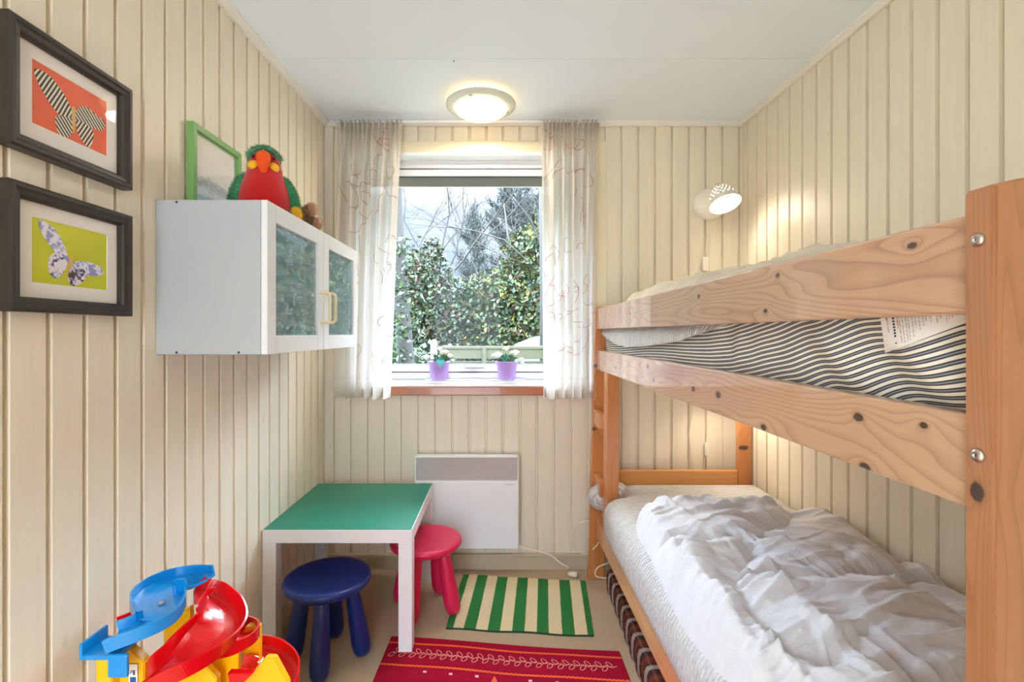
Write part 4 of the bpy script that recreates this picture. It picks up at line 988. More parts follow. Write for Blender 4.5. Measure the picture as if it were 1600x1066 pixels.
# upper topper with the drooping corner
def drape(name, label):
    mb = MB()
    y0, y1 = .88, 2.262
    def low(y):
        t = (y-y0)/(y1-y0)            # lower edge in world z
        pts = [(0, CAMZ+.045), (.12, CAMZ+.018), (.3, CAMZ-.022), (.5, CAMZ-.042), (.66, CAMZ-.052), (.8, CAMZ-.046), (.92, CAMZ-.022), (1, CAMZ-.004)]
        for (a, za), (b, zb) in zip(pts, pts[1:]):
            if t <= b: s = (t-a)/(b-a); return za+(zb-za)*s
        return pts[-1][1]
    def f(u, v):      # v 0: hem below; .35: top edge; 1: wall side
        y = y0+(y1-y0)*u; zl = low(y)
        if v < .4:
            s = v/.4; z = zl+(CAMZ+.062-zl)*s
            k_ = smooth01(1.196, 1.176, z); return Vector((.4895-.011*k_+.0015*math.sin(y*40)*k_, y, z))
        s = (v-.4)/.6; return Vector((.4895+.66*s, y, CAMZ+.062+.006*min(1, s*6)))
    mb.grid(f, 90, 40, 'waffle', flip=True)
    def g(u, v): p = f(u, v); return p+Vector((.0075 if v < .4 else 0, 0, -.0 if v < .4 else -.009))
    mb.grid(g, 90, 40, 'waffle'); 
    mb.grid(lambda u, v: f(u, 0).lerp(g(u, 0), v), 90, 3, 'waffle')
    return tag(mb.build('mattress_topper', loc=(.83, 1.5, zt)), label, 'mattress topper', 'white waffle toppers')
drape('mattress_topper', 'white quilted topper with a corner drooping over the striped top mattress')

# duvets
def rdg(n): return 1.01-np.sqrt((2*n-1)**2+.02)
def duvet(name, x0, x1, y0, y1, base, label, seed, puff, seams, n=(230, 300), hmap=None, fa=.35, m='duvet'):
    nx, ny = n; u = np.linspace(0, 1, nx)[None, :]; v = np.linspace(0, 1, ny)[:, None]
    X = x0(v)+(x1(v)-x0(v))*u; Y = y0+(y1-y0)*v+0*u
    X = X+0*v
    eu = np.clip(np.minimum(u, 1-u)/.11, 0, 1); ev = np.clip(np.minimum(v, 1-v)/.06, 0, 1)
    edge = (1-(1-eu)**2.2)*(1-(1-ev)**2.2)+1e-6; edge = edge**.6
    wx = X+.03*(fbm(X*5, Y*5, seed, 2)-.5)*2; wy = Y+.03*(fbm(X*5+9, Y*5, seed+3, 2)-.5)*2
    dm = np.full(X.shape, 9.0); pl = np.zeros(X.shape)
    for k, (ax, ay, bx_, by_, *po) in enumerate(seams):
        L = math.hypot(bx_-ax, by_-ay); tx, ty = (bx_-ax)/L, (by_-ay)/L
        al = (wx-ax)*tx+(wy-ay)*ty; pe = (wx-ax)*(-ty)+(wy-ay)*tx; out = np.maximum(np.maximum(-al, al-L), 0); d = np.hypot(pe, out)
        if not po: dm = np.minimum(dm, d)
        sk = .5*np.sign(pe)*np.abs(pe)          # pleats slant away from the seam
        q = np.clip(rdg(vnoise((al+sk)*19+50*k, pe*3.5+7, seed+31+k)), 0, 1); q2 = np.clip(rdg(vnoise((al+sk*.6)*38+50*k, pe*5+3, seed+61+k)), 0, 1)
        pl += (q**1.4*.028*np.exp(-d/.12)+q2**1.4*.013*np.exp(-d/.06))*np.exp(-out/.03)
    body = 1-np.exp(-(dm/.055)**1.1)
    # long soft folds
    A = X*math.cos(fa)+Y*math.sin(fa); B = -X*math.sin(fa)+Y*math.cos(fa)
    B2 = B+.06*(fbm(A*3, B*3, seed+40, 2)-.5)*2
    f1 = np.clip(rdg(vnoise(A*3.2+3, B2*14, seed+41)), 0, 1); f2 = np.clip(rdg(vnoise(A*4+8, B2*32+4, seed+42)), 0, 1)
    folds = f1**1.3*.030*(.35+.65*vnoise(X*5, Y*5, seed+43))+f2**1.5*.013
    low = fbm(X*3, Y*3, seed+12, 2)-.5
    H = puff*(.42+.58*body+.35*low)+pl+folds*body
    Z = base(X, Y)+edge*np.maximum(H, .010)
    if hmap is not None: Z = Z+hmap(X, Y)*edge
    mb = MB(); idx = lambda i, j: j*nx+i
    vs = [(float(X[j, i]), float(Y[j, i]), float(Z[j, i])) for j in range(ny) for i in range(nx)]
    fs = [(idx(i, j), idx(i+1, j), idx(i+1, j+1), idx(i, j+1)) for j in range(ny-1) for i in range(nx-1)]
    mb.add(vs, fs, m, True)
    nb = 24
    Bz = base(X, Y)+0*X
    J = [int(round(j*(ny-1)/(nb-1))) for j in range(nb)]; I = [int(round(i*(nx-1)/(nb-1))) for i in range(nb)]
    und = [(float(X[j, i]), float(Y[j, i]), float(Bz[j, i])+.0005) for j in J for i in I]
    mb.add(und, [(j*nb+i, (j+1)*nb+i, (j+1)*nb+i+1, j*nb+i+1) for j in range(nb-1) for i in range(nb-1)], m, True)
    return tag(mb.build('duvet', loc=(.83, (y0+y1)/2, float(Bz.mean()))), label, 'duvet', 'white duvets on the bunk bed')
LZ = .475
def lbase(X, Y):
    return LZ+.002-.036*np.clip((.515-X)/.05, 0, 1)**1.6+0*Y
duvet('duvet', lambda v: .462+.012*np.sin(v*9)+.05*np.clip((v-.86)/.14, 0, 1)**2, lambda v: 1.195+0*v, .50, 1.80, lbase,
      'crumpled white duvet spread over the lower bunk', 4, .066, [(1.08, 1.76, .76, 1.42), (.76, 1.42, .58, 1.20), (.58, 1.20, .50, .86), (.45, 1.50, .76, 1.42), (.46, .98, .92, .76), (.60, 1.22, 1.16, 1.22), (1.14, 1.42, .90, .80), (.50, .52, .50, 1.50, 1), (.64, .52, .66, 1.14, 1), (.52, 1.72, .98, 1.72, 1), (.90, .95, 1.10, 1.15, 1)], hmap=lambda X, Y: .020*np.exp(-((X-.80)/.18)**2-((Y-1.15)/.35)**2)-.03*np.clip((X-.98)/.2, 0, 1)*np.clip((1.6-Y)/.4, 0, 1))
def ubase(X, Y): return zt+.028+0*X
def uh(X, Y):
    return .055*np.exp(-((X-.80)/.16)**2)*(.75+.25*np.sin(Y*7.3))-.034*np.clip((1.35-Y)/.6, 0, 1)+.02*np.exp(-((Y-1.62)/.12)**2)-.02*np.exp(-((Y-1.32)/.05)**2)
duvet('duvet', lambda v: .525+0*v, lambda v: 1.17+0*v, .66, 2.18, ubase, 'rumpled white duvet, warm light in its tint, heaped on the top bunk behind the rail', 31, .075, [(.5, 2.0, 1.2, 1.85), (.5, 1.6, 1.2, 1.5), (.5, 1.22, 1.2, 1.12), (.5, .85, 1.2, .75), (.84, .5, .80, 2.2)], n=(150, 300), hmap=uh, m='duvet_warm_lit')

# lower mattress and topper
lm = MB(); lm.box((.500, .50, .2785), (1.16, 2.27, .372), 'ticking', .02, 3)
me_uv = {}
for k, f in enumerate(lm.f): lm.uv[k] = [(lm.v[i][1], lm.v[i][2]) for i in f]
# a soft bulge that shows between the ladder uprights
lm.grid(lambda u, v: Vector((.500-.030*math.sin(PI*v)*math.sin(PI*u), 2.16+.10*u, .293+.08*v)), 12, 10, 'ticking', uvf=lambda u, v: (u, .293+.08*v), flip=True)
tag(lm.build('mattress', loc=(.83, 1.38, .2785)), 'striped ticking mattress on the lower bunk, mostly under the white topper', 'mattress', 'mattresses on the bunk bed')
def lx(y):        # outer edge of the lower topper
    if y < 2.0: return .438
    if y < 2.078: return .438+.095*smooth01(2.02, 2.078, y)
    return .535
def topsec(y, t):
    xo_ = lx(y); zb = .296 if y < 2.08 else .375
    end = smooth01(2.272, 2.21, y); 
    pts = [(xo_+.035, zb), (xo_+.012, zb+.010), (xo_+.002, zb+.04), (xo_, (zb+LZ)/2), (xo_+.003, LZ-.045), (xo_+.018, LZ-.018), (xo_+.045, LZ-.003), (xo_+.09, LZ), (.75, LZ), (1.0, LZ), (1.17, LZ), (1.19, LZ-.02), (1.19, .372)]
    k = t*(len(pts)-1); i = min(int(k), len(pts)-2); f = k-i
    p = Vector((pts[i][0]*(1-f)+pts[i+1][0]*f, 0, pts[i][1]*(1-f)+pts[i+1][1]*f))
    p.z = max(p.z-(1-end)*.03*(1 if p.z > .44 else 0), .2); 
    return Vector((p.x, y, p.z))
tp = MB(); ys = list(np.linspace(.49, 2.0, 40))+list(np.linspace(2.01, 2.272, 60))
nT = 49; vs = [topsec(y, i/(nT-1)) for y in ys for i in range(nT)]
fs = [(j*nT+i, j*nT+i+1, (j+1)*nT+i+1, (j+1)*nT+i) for j in range(len(ys)-1) for i in range(nT-1)]
tp.add(vs, [f[::-1] for f in fs], 'waffle', True)
e0 = list(range(nT)); e1 = [(len(ys)-1)*nT+i for i in range(nT)]
tp.add([vs[i] for i in e0], [tuple(range(nT))], 'waffle'); tp.add([vs[i] for i in e1], [tuple(range(nT))[::-1]], 'waffle')
o = tp.build('mattress_topper', loc=(.83, 1.38, LZ)); tag(o, 'thick white waffle-pattern topper bulging over the rail of the lower bunk', 'mattress topper', 'white waffle toppers')

dm_ = MB(); dm_.ell((.50, 2.218, .428), (.096, .060, .064), 'waffle', 36, 20, fn=lambda p, n: Vector((p.x+.012*n.z, p.y, p.z*(1-.12*math.sin(5*n.y)))))
o2 = dm_.build('draped_corner', loc=(.50, 2.218, .428)); o2.parent = o; o2.location = Vector((.50, 2.218, .428))-o.location
# plaid folded mattress under the bed
pm = MB(); PH = .105
def plaid_sec(y, t):
    xo_ = .486-.036*(2.16-y)/1.2
    pts = [(xo_+.006, .003), (xo_, .02), (xo_-.002, PH*.5), (xo_, PH-.02), (xo_+.006, PH-.005), (xo_+.02, PH), (xo_+.3, PH+.004), (1.12, PH), (1.135, PH-.02), (1.135, .003)]
    k = t*(len(pts)-1); i = min(int(k), len(pts)-2); f = k-i; w = .004*math.sin(y*2*PI/.0855)
    return Vector((pts[i][0]*(1-f)+pts[i+1][0]*f-w*(t < .5), y, pts[i][1]*(1-f)+pts[i+1][1]*f+w*.5*(t > .3)))
py0, py1 = .95, 2.18; nT = 37; ys = np.linspace(py0, py1, 180)
vs = [plaid_sec(y, i/(nT-1)) for y in ys for i in range(nT)]; uvs = [(float(y)-2.137+.0855*.87, vs_.x+vs_.z) for y, vs_ in zip([y for y in ys for _ in range(nT)], vs)]
pm.add(vs, [(j*nT+i, (j+1)*nT+i, (j+1)*nT+i+1, j*nT+i+1) for j in range(len(ys)-1) for i in range(nT-1)], 'plaid', True, uvs)
pm.add([vs[i] for i in range(nT)], [tuple(range(nT))], 'plaid', False, [uvs[i] for i in range(nT)]); k0 = (len(ys)-1)*nT
pm.add([vs[k0+i] for i in range(nT)], [tuple(range(nT))[::-1]], 'plaid', False, [uvs[k0+i] for i in range(nT)])
tag(pm.build('plaid_cushion', loc=(.8, 1.55, 0)), 'long low cushion in brown plaid cloth lying on the carpet under the bed', 'cushion')

# cord looping by the bed post
mb = MB(); mb.tube(catmull([P(1000, 770, 2.33), P(960, 805, 2.33), P(930, 812, 2.33), P(905, 818, 2.33), P(893, 836, 2.33), P(899, 856, 2.33), P(915, 866, 2.33), P(932, 853, 2.27), P(941, 842, 2.33), P(970, 850, 2.34)], 8), .0028, 'cord', 8)
tag(mb.build('white_cable', loc=P(893, 836, 2.33)), 'white cable looping out behind the far bed post near the skirting', 'cable')
mb = MB(); mb.tube(catmull([P(985, 868, 2.24), P(948, 881, 2.22), P(934, 887, 2.20), P(930, 897, 2.20), P(938, 903, 2.20), P(975, 904, 2.24)], 8), .0028, 'cord', 8)
tag(mb.build('white_cable', loc=P(934, 887, 2.2)), 'white cable curling on the carpet at the far end of the plaid cushion', 'cable')

# ------------------------------------------------------------------ toy track tower
tw = thing('toy_track_tower', (-.66, 1.03, 0), 'blue, red and yellow plastic toy track tower against the left wall', 'toy')
def channel(mb, pts, w, h, t, m, n=10, wl=1.0, wr=1.0, bank=None):
    c = catmull(pts, n); N = len(c); vs = []
    for i in range(N):
        tg = (c[min(i+1, N-1)]-c[max(i-1, 0)]).normalized(); sd = tg.cross(Vector((0, 0, 1))).normalized(); up = sd.cross(tg).normalized()
        if bank:
            a = bank(i/(N-1)); q = Matrix.Rotation(a, 3, tg); sd = q @ sd; up = q @ up
        W = (w(i/(N-1)) if callable(w) else w)/2; hl, hr = h*wl, h*wr
        sec = [(-W, hl), (-W, h*.15), (-W*.75, 0), (-W*.3, -.002), (W*.3, -.002), (W*.75, 0), (W, h*.15), (W, hr), (W+t, hr), (W+t, -t), (W*.75, -t*1.8), (-W*.75, -t*1.8), (-W-t, -t), (-W-t, hl)]
        for a, b in sec: vs.append(c[i]+sd*a+up*b)
    k = 14; fs = [(i*k+j, i*k+(j+1) % k, (i+1)*k+(j+1) % k, (i+1)*k+j) for i in range(N-1) for j in range(k)]
    fs += [tuple(range(k)), tuple((N-1)*k+j for j in range(k))[::-1]]
    mb.add(vs, fs, m, False); return mb
mb = MB()
channel(mb, [P(314, 908, 1.115), P(292, 911, 1.13), P(264, 918, 1.115), P(247, 933, 1.075), P(251, 952, 1.03), P(244, 971, .995), P(215, 986, .97), P(176, 1002, .955)], lambda t: .064+.030*math.sin(min(1, t*1.35)*PI), .022, .004, 't_blue', 14)
b = mb.build('blue_ramp', tw); plabel(b, 'curving blue ramp')
mb = MB(); q = P(178, 1006, .955)
mb.box(q+Vector((-.040, -.03, -.014)), q+Vector((.03, .034, -.004)), 't_blue', .003); mb.box(q+Vector((-.044, -.03, -.014)), q+Vector((-.038, .034, .018)), 't_blue', .002)
mb.box(q+Vector((.014, -.034, -.045)), q+Vector((.052, -.026, .0)), 't_blue', .003)
plabel(mb.build('landing', tw), 'flat blue landing')
for q in (P(187, 1003, .955), P(252, 944, 1.05)):
    mb = MB(); mb.lathe([(.006, 0), (.006, .003), (.004, .004), (0, .0035)], q+Vector((0, -.0, .001)), 'grey_edge', 16); mb.build('rivet', b)
mb = MB()
channel(mb, [P(306, 930, 1.08), P(322, 938, 1.09), P(338, 955, 1.08), P(340, 980, 1.05), P(318, 1006, 1.01), P(285, 1034, .975), P(246, 1062, .95), P(215, 1085, .94)], lambda t: .07+.02*math.sin(t*PI), .032, .004, 't_red', 12, wl=1.0, wr=1.0, bank=lambda t: -.45*math.sin(min(1, t*1.3)*PI))
plabel(mb.build('red_slide', tw), 'broad red slide')
mb = MB(); channel(mb, [P(325, 1022, 1.03), P(350, 1016, 1.06), P(378, 1003, 1.09), P(386, 992, 1.12), P(374, 986, 1.15), P(360, 990, 1.15)], .045, .022, .004, 't_red', 12)
plabel(mb.build('red_bend', tw), 'small red bend')
mb = MB(); mb.prism([(-.575, .40), (-.53, .445), (-.585, .445)], 1.03, 1.045, 'Y', 't_red', .001); plabel(mb.build('red_bracket', tw), 'red support bracket')
mb = MB()
channel(mb, [P(235, 955, 1.1), P(212, 972, 1.08), P(185, 984, 1.06)], .03, .02, .004, 't_red', 8); plabel(mb.build('red_chute', tw), 'short red chute behind the blue ramp')
mb = MB()
cc = P(398, 1075, 1.10)
channel(mb, [cc+Vector((-.045, .055, .04)), cc+Vector((.0, .06, .025)), cc+Vector((.045, .03, .01)), cc+Vector((.055, -.02, -.01)), cc+Vector((.03, -.07, -.03))], .075, .026, .004, 't_red', 12)
plabel(mb.build('red_bowl', tw), 'low red curved chute')
# yellow supports
mb = MB()
q = P(155, 1018, .955); q2 = P(181, 1018, .955)
mb.prism([(q.x+.001, .002), (q2.x, .002), (q2.x, q.z-.004), (q2.x-.006, q.z), (q.x+.007, q.z), (q.x+.001, q.z-.004)], .945, .965, 'Y', 't_yellow', .002)
q3 = P(222, 1030, .96)
mb.prism([(q2.x-.004, .002), (q3.x, .002), (q3.x, q.z-.03), (q2.x+.01, q.z+.006), (q2.x-.004, q.z+.004)], .966, .985, 'Y', 't_yellow', .002)
plabel(mb.build('yellow_column', tw), 'left yellow column')
mb = MB()
a0 = P(213, 1040, .975); a1 = P(240, 1015, .985); 
mb.prism([(-.765, .002), (-.705, .002), (-.705, .40), (-.735, .47), (-.765, .44)], .99, 1.005, 'Y', 't_yellow', .002)
mb.prism([(-.735, .002), (-.62, .002), (-.62, .42), (-.675, .48), (-.68, .575), (-.735, .54)], 1.05, 1.068, 'Y', 't_yellow', .002)
plabel(mb.build('yellow_panel', tw), 'middle yellow panel')
mb = MB()
r0 = P(383, 985, 1.15); r1 = P(407, 976, 1.15)
mb.prism([(r0.x, .002), (r1.x, .002), (r1.x, r1.z), (r0.x+.006, r1.z), (r0.x-.002, r1.z-.014), (r0.x-.002, r1.z-.03), (r0.x, .36)], 1.14, 1.16, 'Y', 't_yellow', .002)
mb.prism([(-.595, .002), (-.47, .002), (-.47, .40), (-.50, .455), (-.52, .455), (-.595, .37)], 1.065, 1.08, 'Y', 't_yellow', .002)
mb.prism([(-.66, .002), (-.60, .002), (-.60, .455), (-.66, .455)], 1.10, 1.115, 'Y', 't_yellow', .002)
plabel(mb.build('yellow_tower', tw), 'right yellow tower')
mb = MB(); g0 = P(322, 912, 1.17); mb.prism([(P(320, 0, 1.17).x, .30), (P(369, 0, 1.17).x, .30), (P(369, 0, 1.17).x, P(0, 960, 1.17).z), (P(360, 0, 1.17).x, P(0, 945, 1.17).z), (P(350, 0, 1.17).x, P(0, 925, 1.17).z), (P(342, 0, 1.17).x, P(0, 914, 1.17).z), (P(330, 0, 1.17).x, P(0, 910, 1.17).z), (P(320, 0, 1.17).x, P(0, 918, 1.17).z)], 1.162, 1.185, 'Y', 't_green', .004)
plabel(mb.build('green_arch', tw), 'green arched panel')
mb = MB(); s0 = P(208, 1052, .965)
mb.box((s0.x-.009, .9648, s0.z-.04), (s0.x+.009, .9658, s0.z+.018), 'mat'); mb.box((s0.x-.0095, .9651, s0.z-.041), (s0.x+.0095, .9659, s0.z+.019), 'p_black')
mb.box((s0.x-.006, .9644, s0.z-.004), (s0.x+.004, .9650, s0.z+.006), 'wing_blossom_dark'); mb.box((s0.x-.006, .9644, s0.z-.02), (s0.x+.006, .9650, s0.z-.008), 'p_blue')
plabel(mb.build('sticker', tw), 'small framed sticker')
mb = MB(); mb.box((-.80, .90, .001), (-.47, 1.17, .018), 't_green', .006); plabel(mb.build('base_plate', tw), 'green base plate')

# ------------------------------------------------------------------ outdoors
mb = MB(); mb.box((-16, 2.56, -.4), (16, 30, -.25), 'lawn'); o = mb.build('lawn'); o['kind'] = 'structure'
mb = MB(); mb.box((-3, 2.62, CAMZ+.915), (3, 3.0, CAMZ+.99), 'eave', .004); mb.box((-3, 3.0, CAMZ+.935), (3, 3.08, CAMZ+1.02), 'white', .004)
o = mb.build('roof_eave'); o['kind'] = 'structure'
def leaves(mb, n, fn, cols, size, seed):
    rs = random.Random(seed)
    vs = {c: ([], []) for c in set(cols)}
    for _ in range(n):
        p = fn(rs); c = rs.choice(cols); s = size*rs.uniform(.5, 1.3)
        d = Vector((rs.gauss(0, 1), rs.gauss(0, 1)-.3, rs.gauss(0, 1))).normalized(); t = d.cross(Vector((rs.random(), rs.random(), rs.random()+.1))).normalized()
        V, Fc = vs[c]; b = len(V); w = d.cross(t)*.14*s
        V += [p-d*s*.5, p-d*s*.05+t*s*.36+w, p+d*s*.55, p-d*s*.05-t*s*.36+w]; Fc.append((b, b+1, b+2, b+3))
    for c, (V, Fc) in vs.items(): mb.add(V, Fc, c)
def twigs(mb, n, fn, seed, L=.5, m='twig', r=.006):
    rs = random.Random(seed)
    for _ in range(n):
        p = fn(rs); a = rs.uniform(0, 6.28); q = [p]; d = Vector((math.cos(a)*.7, rs.uniform(-.3, .3), abs(math.sin(a))*.9+.1)).normalized()
        for k in range(4): p = p+d*L/4; d = (d+Vector((rs.uniform(-.4, .4), rs.uniform(-.3, .3), rs.uniform(-.4, .3)))).normalized(); q.append(p)
        mb.tube(q, [r, r*.8, r*.6, r*.45, r*.3], m, 4, caps=False)
def blob(cx_, cy_, rx_, ry_, z0, z1, pw=.33):
    def f(rs):
        while True:
            u, v, w = rs.uniform(-1, 1), rs.uniform(-1, 1), rs.random()
            if u*u+v*v+max(0, (w-.55)/.45)**2 < 1:
                top = z1+(z1-z0)*.12*math.sin(u*5+cx_)*math.cos(v*3); return Vector((cx_+u*rx_, cy_+v*ry_, z0+(top-z0)*w))
    return f
GM = ['o_green']*4+['o_dark']*3+['o_olive']*3+['o_blue']*3+['o_lime']+['o_brown']*2
def shrub(name, label, cat, cx_, cy_, rx_, ry_, z0, z1, n, size, cols, seed, ntw=60, group='shrubs beyond the garden fence'):
    th = thing(name, (cx_, cy_, z0), label, cat, group); f = blob(cx_, cy_, rx_, ry_, z0, z1)
    mb = MB(); leaves(mb, n, f, cols, size, seed); mb.build('foliage', th)
    mb = MB(); twigs(mb, ntw, f, seed+1, .6)
    for k in range(5): mb.tube([(cx_+(k-2)*rx_*.3, cy_, z0-.05), (cx_+(k-2)*rx_*.36, cy_, z0+(z1-z0)*.5), (cx_+(k-2)*rx_*.45, cy_, z1-.3)], [.05, .03, .01], 'bark', 6)
    mb.build('branches', th)
Z0 = -.25
shrub('ivy_hedge', 'dense ivy hedge filling the middle of the window view', 'hedge', .1, 9.0, 1.5, .8, Z0, 2.55, 26000, .088, GM+['o_yellow'], 21, 150)
shrub('ivy_hedge', 'tall green ivy hedge rising at the right side of the window view', 'hedge', 1.15, 8.4, 1.2, .7, Z0, 3.75, 26000, .088, GM+['o_olive', 'o_yellow'], 22, 200)
shrub('green_bush', 'dark leafy bush at the left side of the window view', 'bush', -1.7, 8.2, 1.05, .7, Z0, 2.75, 22000, .085, ['o_green', 'o_dark', 'o_dark', 'o_blue', 'o_olive', 'o_brown'], 23, 150)
shrub('green_bush', 'low grey-green bush in front of the tree trunk at left', 'bush', -1.05, 5.7, .5, .3, Z0, 1.05, 2500, .09, ['o_green', 'o_blue', 'o_dark'], 24, 30)
shrub('green_bush', 'broad bush seen faintly through the left curtain', 'bush', -3.6, 8.6, 1.3, .8, Z0, 2.8, 6000, .14, GM, 25, 40)
shrub('green_bush', 'broad bush seen faintly through the right curtain', 'bush', 3.2, 8.9, 1.3, .8, Z0, 2.9, 6000, .14, GM, 26, 40)
# conifers
def conifer(x, y, h, r, label, seed, n=9000):
    rs = random.Random(seed); th = thing('pine_tree', (x, y, Z0), label, 'tree', 'trees beyond the garden')
    mb = MB(); mb.tube([(x, y, Z0), (x+.05, y, Z0+h*.5), (x, y, Z0+h)], [.13, .09, .02], 'bark', 8); mb.build('trunk', th)
    mb = MB(); V = []; Fc = []; Bm = MB()
    for k in range(70):
        z = Z0+h*rs.uniform(.3, .99); t = (z-Z0)/h; a = rs.uniform(0, 6.28); L = r*(1.15-t*.75)*rs.uniform(.6, 1.1)
        p0 = Vector((x, y, z)); d = Vector((math.cos(a), math.sin(a), .55)).normalized(); pts = [p0+d*L*s+Vector((0, 0, .25*L*s*s)) for s in (0, .33, .66, 1)]
        Bm.tube(pts, [.02, .014, .009, .004], 'bark', 4, caps=False)
        for _ in range(n//70):
            s = rs.uniform(.25, 1.05); c = p0+d*L*s+Vector((rs.gauss(0, .06), rs.gauss(0, .06), .25*L*s*s+rs.gauss(0, .07)))
            dd = (d+Vector((rs.gauss(0, .6), rs.gauss(0, .6), .7+rs.gauss(0, .4)))).normalized(); sd = dd.cross(Vector((rs.random(), rs.random(), .2))).normalized()*.012
            b = len(V); V += [c-sd, c+sd, c+dd*.16]; Fc.append((b, b+1, b+2))
    mb.add(V, Fc, 'o_needle'); mb.build('needles', th); Bm.build('branches', th)
conifer(.45, 12.2, 5.6, 1.3, 'dark pine tree standing behind the hedge right of the sky gap', 41, 12000)
conifer(1.6, 11.5, 6.2, 1.7, 'tall dark pine tree at the upper right of the window view', 42, 16000)
conifer(-.75, 13, 4.6, .8, 'small slim pine tree in the middle of the sky gap', 43, 5000)
# bare tree
def bare(x, y, h, label, seed, r0=.07, spread=.5, lean=0):
    rs = random.Random(seed); th = thing('bare_tree', (x, y, Z0), label, 'tree', 'trees beyond the garden'); mb = MB()
    def grow(p, d, L, r, lv):
        q = [p]; n = 4
        for k in range(n): d = (d+Vector((rs.gauss(0, .12), rs.gauss(0, .08), rs.gauss(0, .08)+.03))).normalized(); p = p+d*L/n; q.append(p)
        mb.tube(q, [r*(1-.4*k/n) for k in range(n+1)], 'bark', 5 if lv > 1 else 4, caps=False)
        if lv <= 0: return
        for k in range(3 if lv > 1 else 3):
            a = rs.uniform(-1, 1)*spread*1.6; nd_ = Vector((d.x+math.sin(a), d.y+rs.gauss(0, .3), d.z+rs.uniform(-.2, .3))).normalized()
            grow(q[rs.choice((2, 3, 4))], nd_, L*rs.uniform(.6, .82), r*.55, lv-1)
    grow(Vector((x, y, Z0)), Vector((lean, 0, 1)), h*.42, r0, 0)
    top = Vector((x+lean*h*.42, y, Z0+h*.42))
    for k in range(5): grow(top, Vector((-1.0+k*.5, rs.gauss(0, .2), 1)).normalized(), h*.3, r0*.55, 4)
    mb.build('branches', th)
bare(-1.25, 9.6, 5.4, 'bare branching tree against the sky at upper left of the window', 51, .05)
bare(-.35, 10.4, 4.4, 'thin bare tree leaning into the sky gap', 52, .03, .6, .1)
bare(1.15, 7.9, 4.8, 'bare twiggy tree tangled in the ivy at right', 53, .04, .7)
th = thing('garden_tree', (-1.0, 5.2, Z0), 'thick grey tree trunk at the left edge of the window view', 'tree')
mb = MB(); mb.tube(catmull([(-1.0, 5.2, Z0-.02), (-1.02, 5.2, .8), (-1.06, 5.2, 1.5), (-1.12, 5.2, 2.6), (-1.1, 5.2, 3.6)], 5), [.11-.003*i for i in range(21)], 'bark', 14); mb.build('trunk', th)
mb = MB(); leaves(mb, 900, lambda rs: Vector((-1.05+rs.gauss(0, .11), 5.1+rs.gauss(0, .08), rs.uniform(-.1, 2.2))), ['o_blue', 'o_green', 'o_dark'], .06, 9); plabel(mb.build('ivy', th), 'ivy climbing the trunk')
mb = MB(); mb.tube([(.47, 5.38, Z0), (.475, 5.38, 1.6), (.45, 5.38, 3.8)], [.03, .026, .022], 'bark', 10)
tag(mb.build('slim_tree', loc=(.47, 5.38, Z0)), 'slim grey tree trunk at the right edge of the window view', 'tree')
# fence
fn_ = thing('garden_fence', (.3, 5.0, Z0), 'mossy horizontal board fence in the garden below the hedge', 'fence')
mb = MB(); ft = P(700, 541, 5.0).z; bh = .125; k = 0; z = ft
mb.box((P(690, 0, 5).x, 4.97, ft-.03), (2.6, 5.03, ft), 'fence', .004); z -= .032
while z > Z0+.05:
    off = .012 if k % 2 else -.012; rs = random.Random(k)
    mb.box((P(690, 0, 5).x, 4.99+off, z-bh+.026), (2.6, 5.01+off, z), 'fence', .004); z -= bh; k += 1
mb.build('fence_boards', fn_)
for x in (P(690, 0, 5).x, P(757, 0, 5).x, P(852, 0, 5).x, 1.7):
    mb = MB(); mb.box((x-.02, 4.955, Z0), (x+.02, 4.985, ft-.002), 'fence', .003); mb.build('fence_post', fn_)
mb = MB(); q = P(678, 534, 4.7); mb.box((q.x-.027, 4.67, Z0), (q.x+.027, 4.73, q.z), 'white', .004); mb.add([(q.x-.03, 4.67, q.z), (q.x+.03, 4.67, q.z), (q.x+.03, 4.73, q.z), (q.x-.03, 4.73, q.z), (q.x, 4.7, q.z+.025)], [(0, 1, 4), (1, 2, 4), (2, 3, 4), (3, 0, 4), (3, 2, 1, 0)], 'white')
tag(mb.build('white_post', loc=(q.x, 4.7, Z0)), 'short white capped garden post left of the mossy fence', 'post')
mb = MB(); a = P(806, 543, 5.6); b = P(846, 527, 5.6); mb.prism([(a.x, Z0), (a.x, a.z), (b.x, b.z), (b.x+.9, b.z+.02), (b.x+1.4, a.z), (b.x+1.4, Z0)], 5.6, 6.8, 'Y', 'o_grey', .02)
tag(mb.build('garden_shed', loc=(.8, 6.2, Z0)), 'pale sloping roof of something parked beyond the fence at right', 'roof')

# ------------------------------------------------------------------ world and lights
w = bpy.data.worlds.new('sky'); scene.world = w; w.use_nodes = True
class WT(NT):
    def __init__(s): s.t = w.node_tree; s.t.nodes.clear()
t = WT(); tc = t.n('ShaderNodeTexCoord'); mp = t.n('ShaderNodeMapping'); mp.inputs['Scale'].default_value = (1, 1, 2.2); t.l(tc.outputs['Generated'], mp.inputs[0])
cloud = t.noise(mp.outputs[0], 3, 5)
skyc = t.ramp(cloud, [(.38, (.50, .70, 1, 1)), (.62, (.84, .92, 1, 1))])
sp = t.n('ShaderNodeSeparateXYZ'); t.l(tc.outputs['Generated'], sp.inputs[0])
el = t.n('ShaderNodeMapRange', _interpolation_type='SMOOTHSTEP'); t.l(sp.outputs[2], el.inputs[0]); el.inputs[1].default_value = .24; el.inputs[2].default_value = .6; el.inputs[3].default_value = .42; el.inputs[4].default_value = SKY_UP
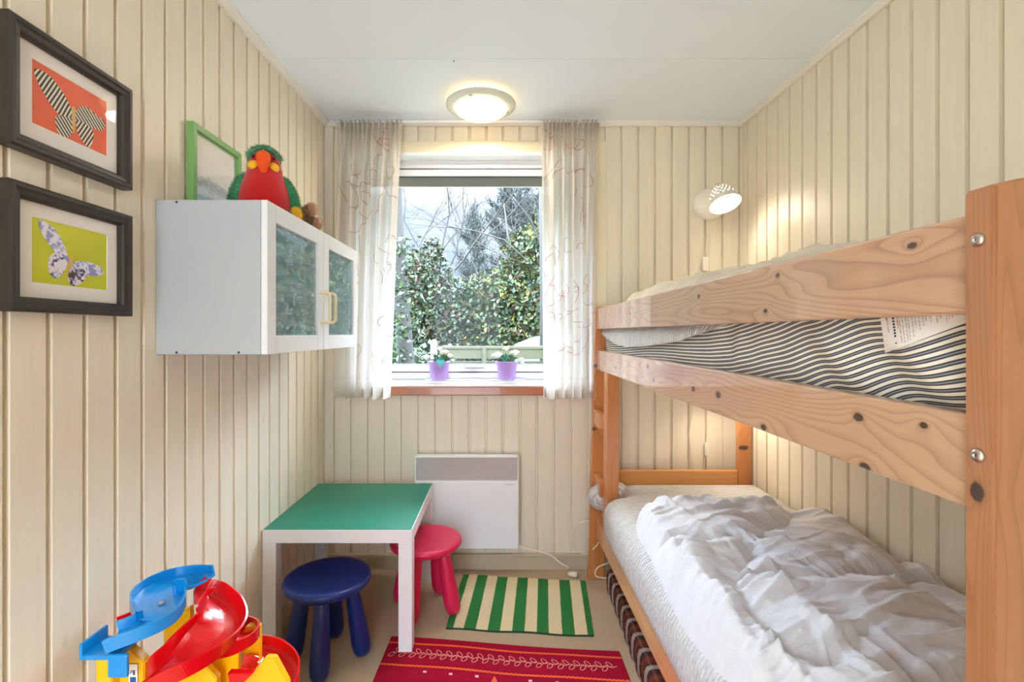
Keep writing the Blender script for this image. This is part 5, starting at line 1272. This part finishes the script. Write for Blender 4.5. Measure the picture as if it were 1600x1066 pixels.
bk = t.n('ShaderNodeMapRange', _interpolation_type='SMOOTHSTEP'); t.l(sp.outputs[1], bk.inputs[0]); bk.inputs[1].default_value = .1; bk.inputs[2].default_value = -.6; bk.inputs[3].default_value = 0; bk.inputs[4].default_value = SKY_BACK_FILL  # extra sky brightness behind the camera, added as frontal fill
bg = t.n('ShaderNodeBackground'); t.l(skyc, bg.inputs[0]); t.l(t.math('ADD', el.outputs[0], bk.outputs[0]), bg.inputs[1]); ow = t.n('ShaderNodeOutputWorld'); t.l(bg.outputs[0], ow.inputs[0])
def light(name, typ, loc, energy, col, **kw):
    l = bpy.data.lights.new(name, typ); l.energy = energy; l.color = col
    for k, v in kw.items(): setattr(l, k, v)
    o = bpy.data.objects.new(name, l); COL.objects.link(o); o.location = loc; return o
light('ceiling_lamp_light', 'AREA', lc+Vector((0, 0, -.10)), 2.2, (1, .90, .78), shape='DISK', size=.2)
o = light('reading_lamp_light', 'SPOT', oc+nd*.012, 1.3, (1, .88, .68), spot_size=math.radians(150), spot_blend=.6, shadow_soft_size=.04)
o.rotation_euler = nd.to_track_quat('-Z', 'Y').to_euler()
o = light('lower_reading_lamp_light', 'SPOT', oc2+nd2*.012, 2.8, (1, .88, .70), spot_size=math.radians(165), spot_blend=.6, shadow_soft_size=.04)
o.rotation_euler = nd2.to_track_quat('-Z', 'Y').to_euler()

# ------------------------------------------------------------------ camera
cam = bpy.data.cameras.new('camera'); co = bpy.data.objects.new('camera', cam); COL.objects.link(co); scene.camera = co
co.location = (0, 0, CAMZ); co.rotation_euler = (PI/2, 0, 0)
cam.sensor_width = 36; cam.sensor_fit = 'HORIZONTAL'; cam.lens = 36*F/1600
cam.shift_x = (800-VX)/1600; cam.shift_y = -(533-VY)/1600; cam.clip_start = .02
vs_ = scene.view_settings; vs_.view_transform = 'Standard'; vs_.look = 'None'; vs_.gamma = 1; vs_.exposure = 1.52; vs_.use_curve_mapping = False
scene.cycles.max_bounces = 10; scene.cycles.diffuse_bounces = 6; scene.cycles.transparent_max_bounces = 16
scene.cycles.use_denoising = True
for o in bpy.data.objects:
    if '_o' in o: del o['_o']
bpy.context.view_layer.update()
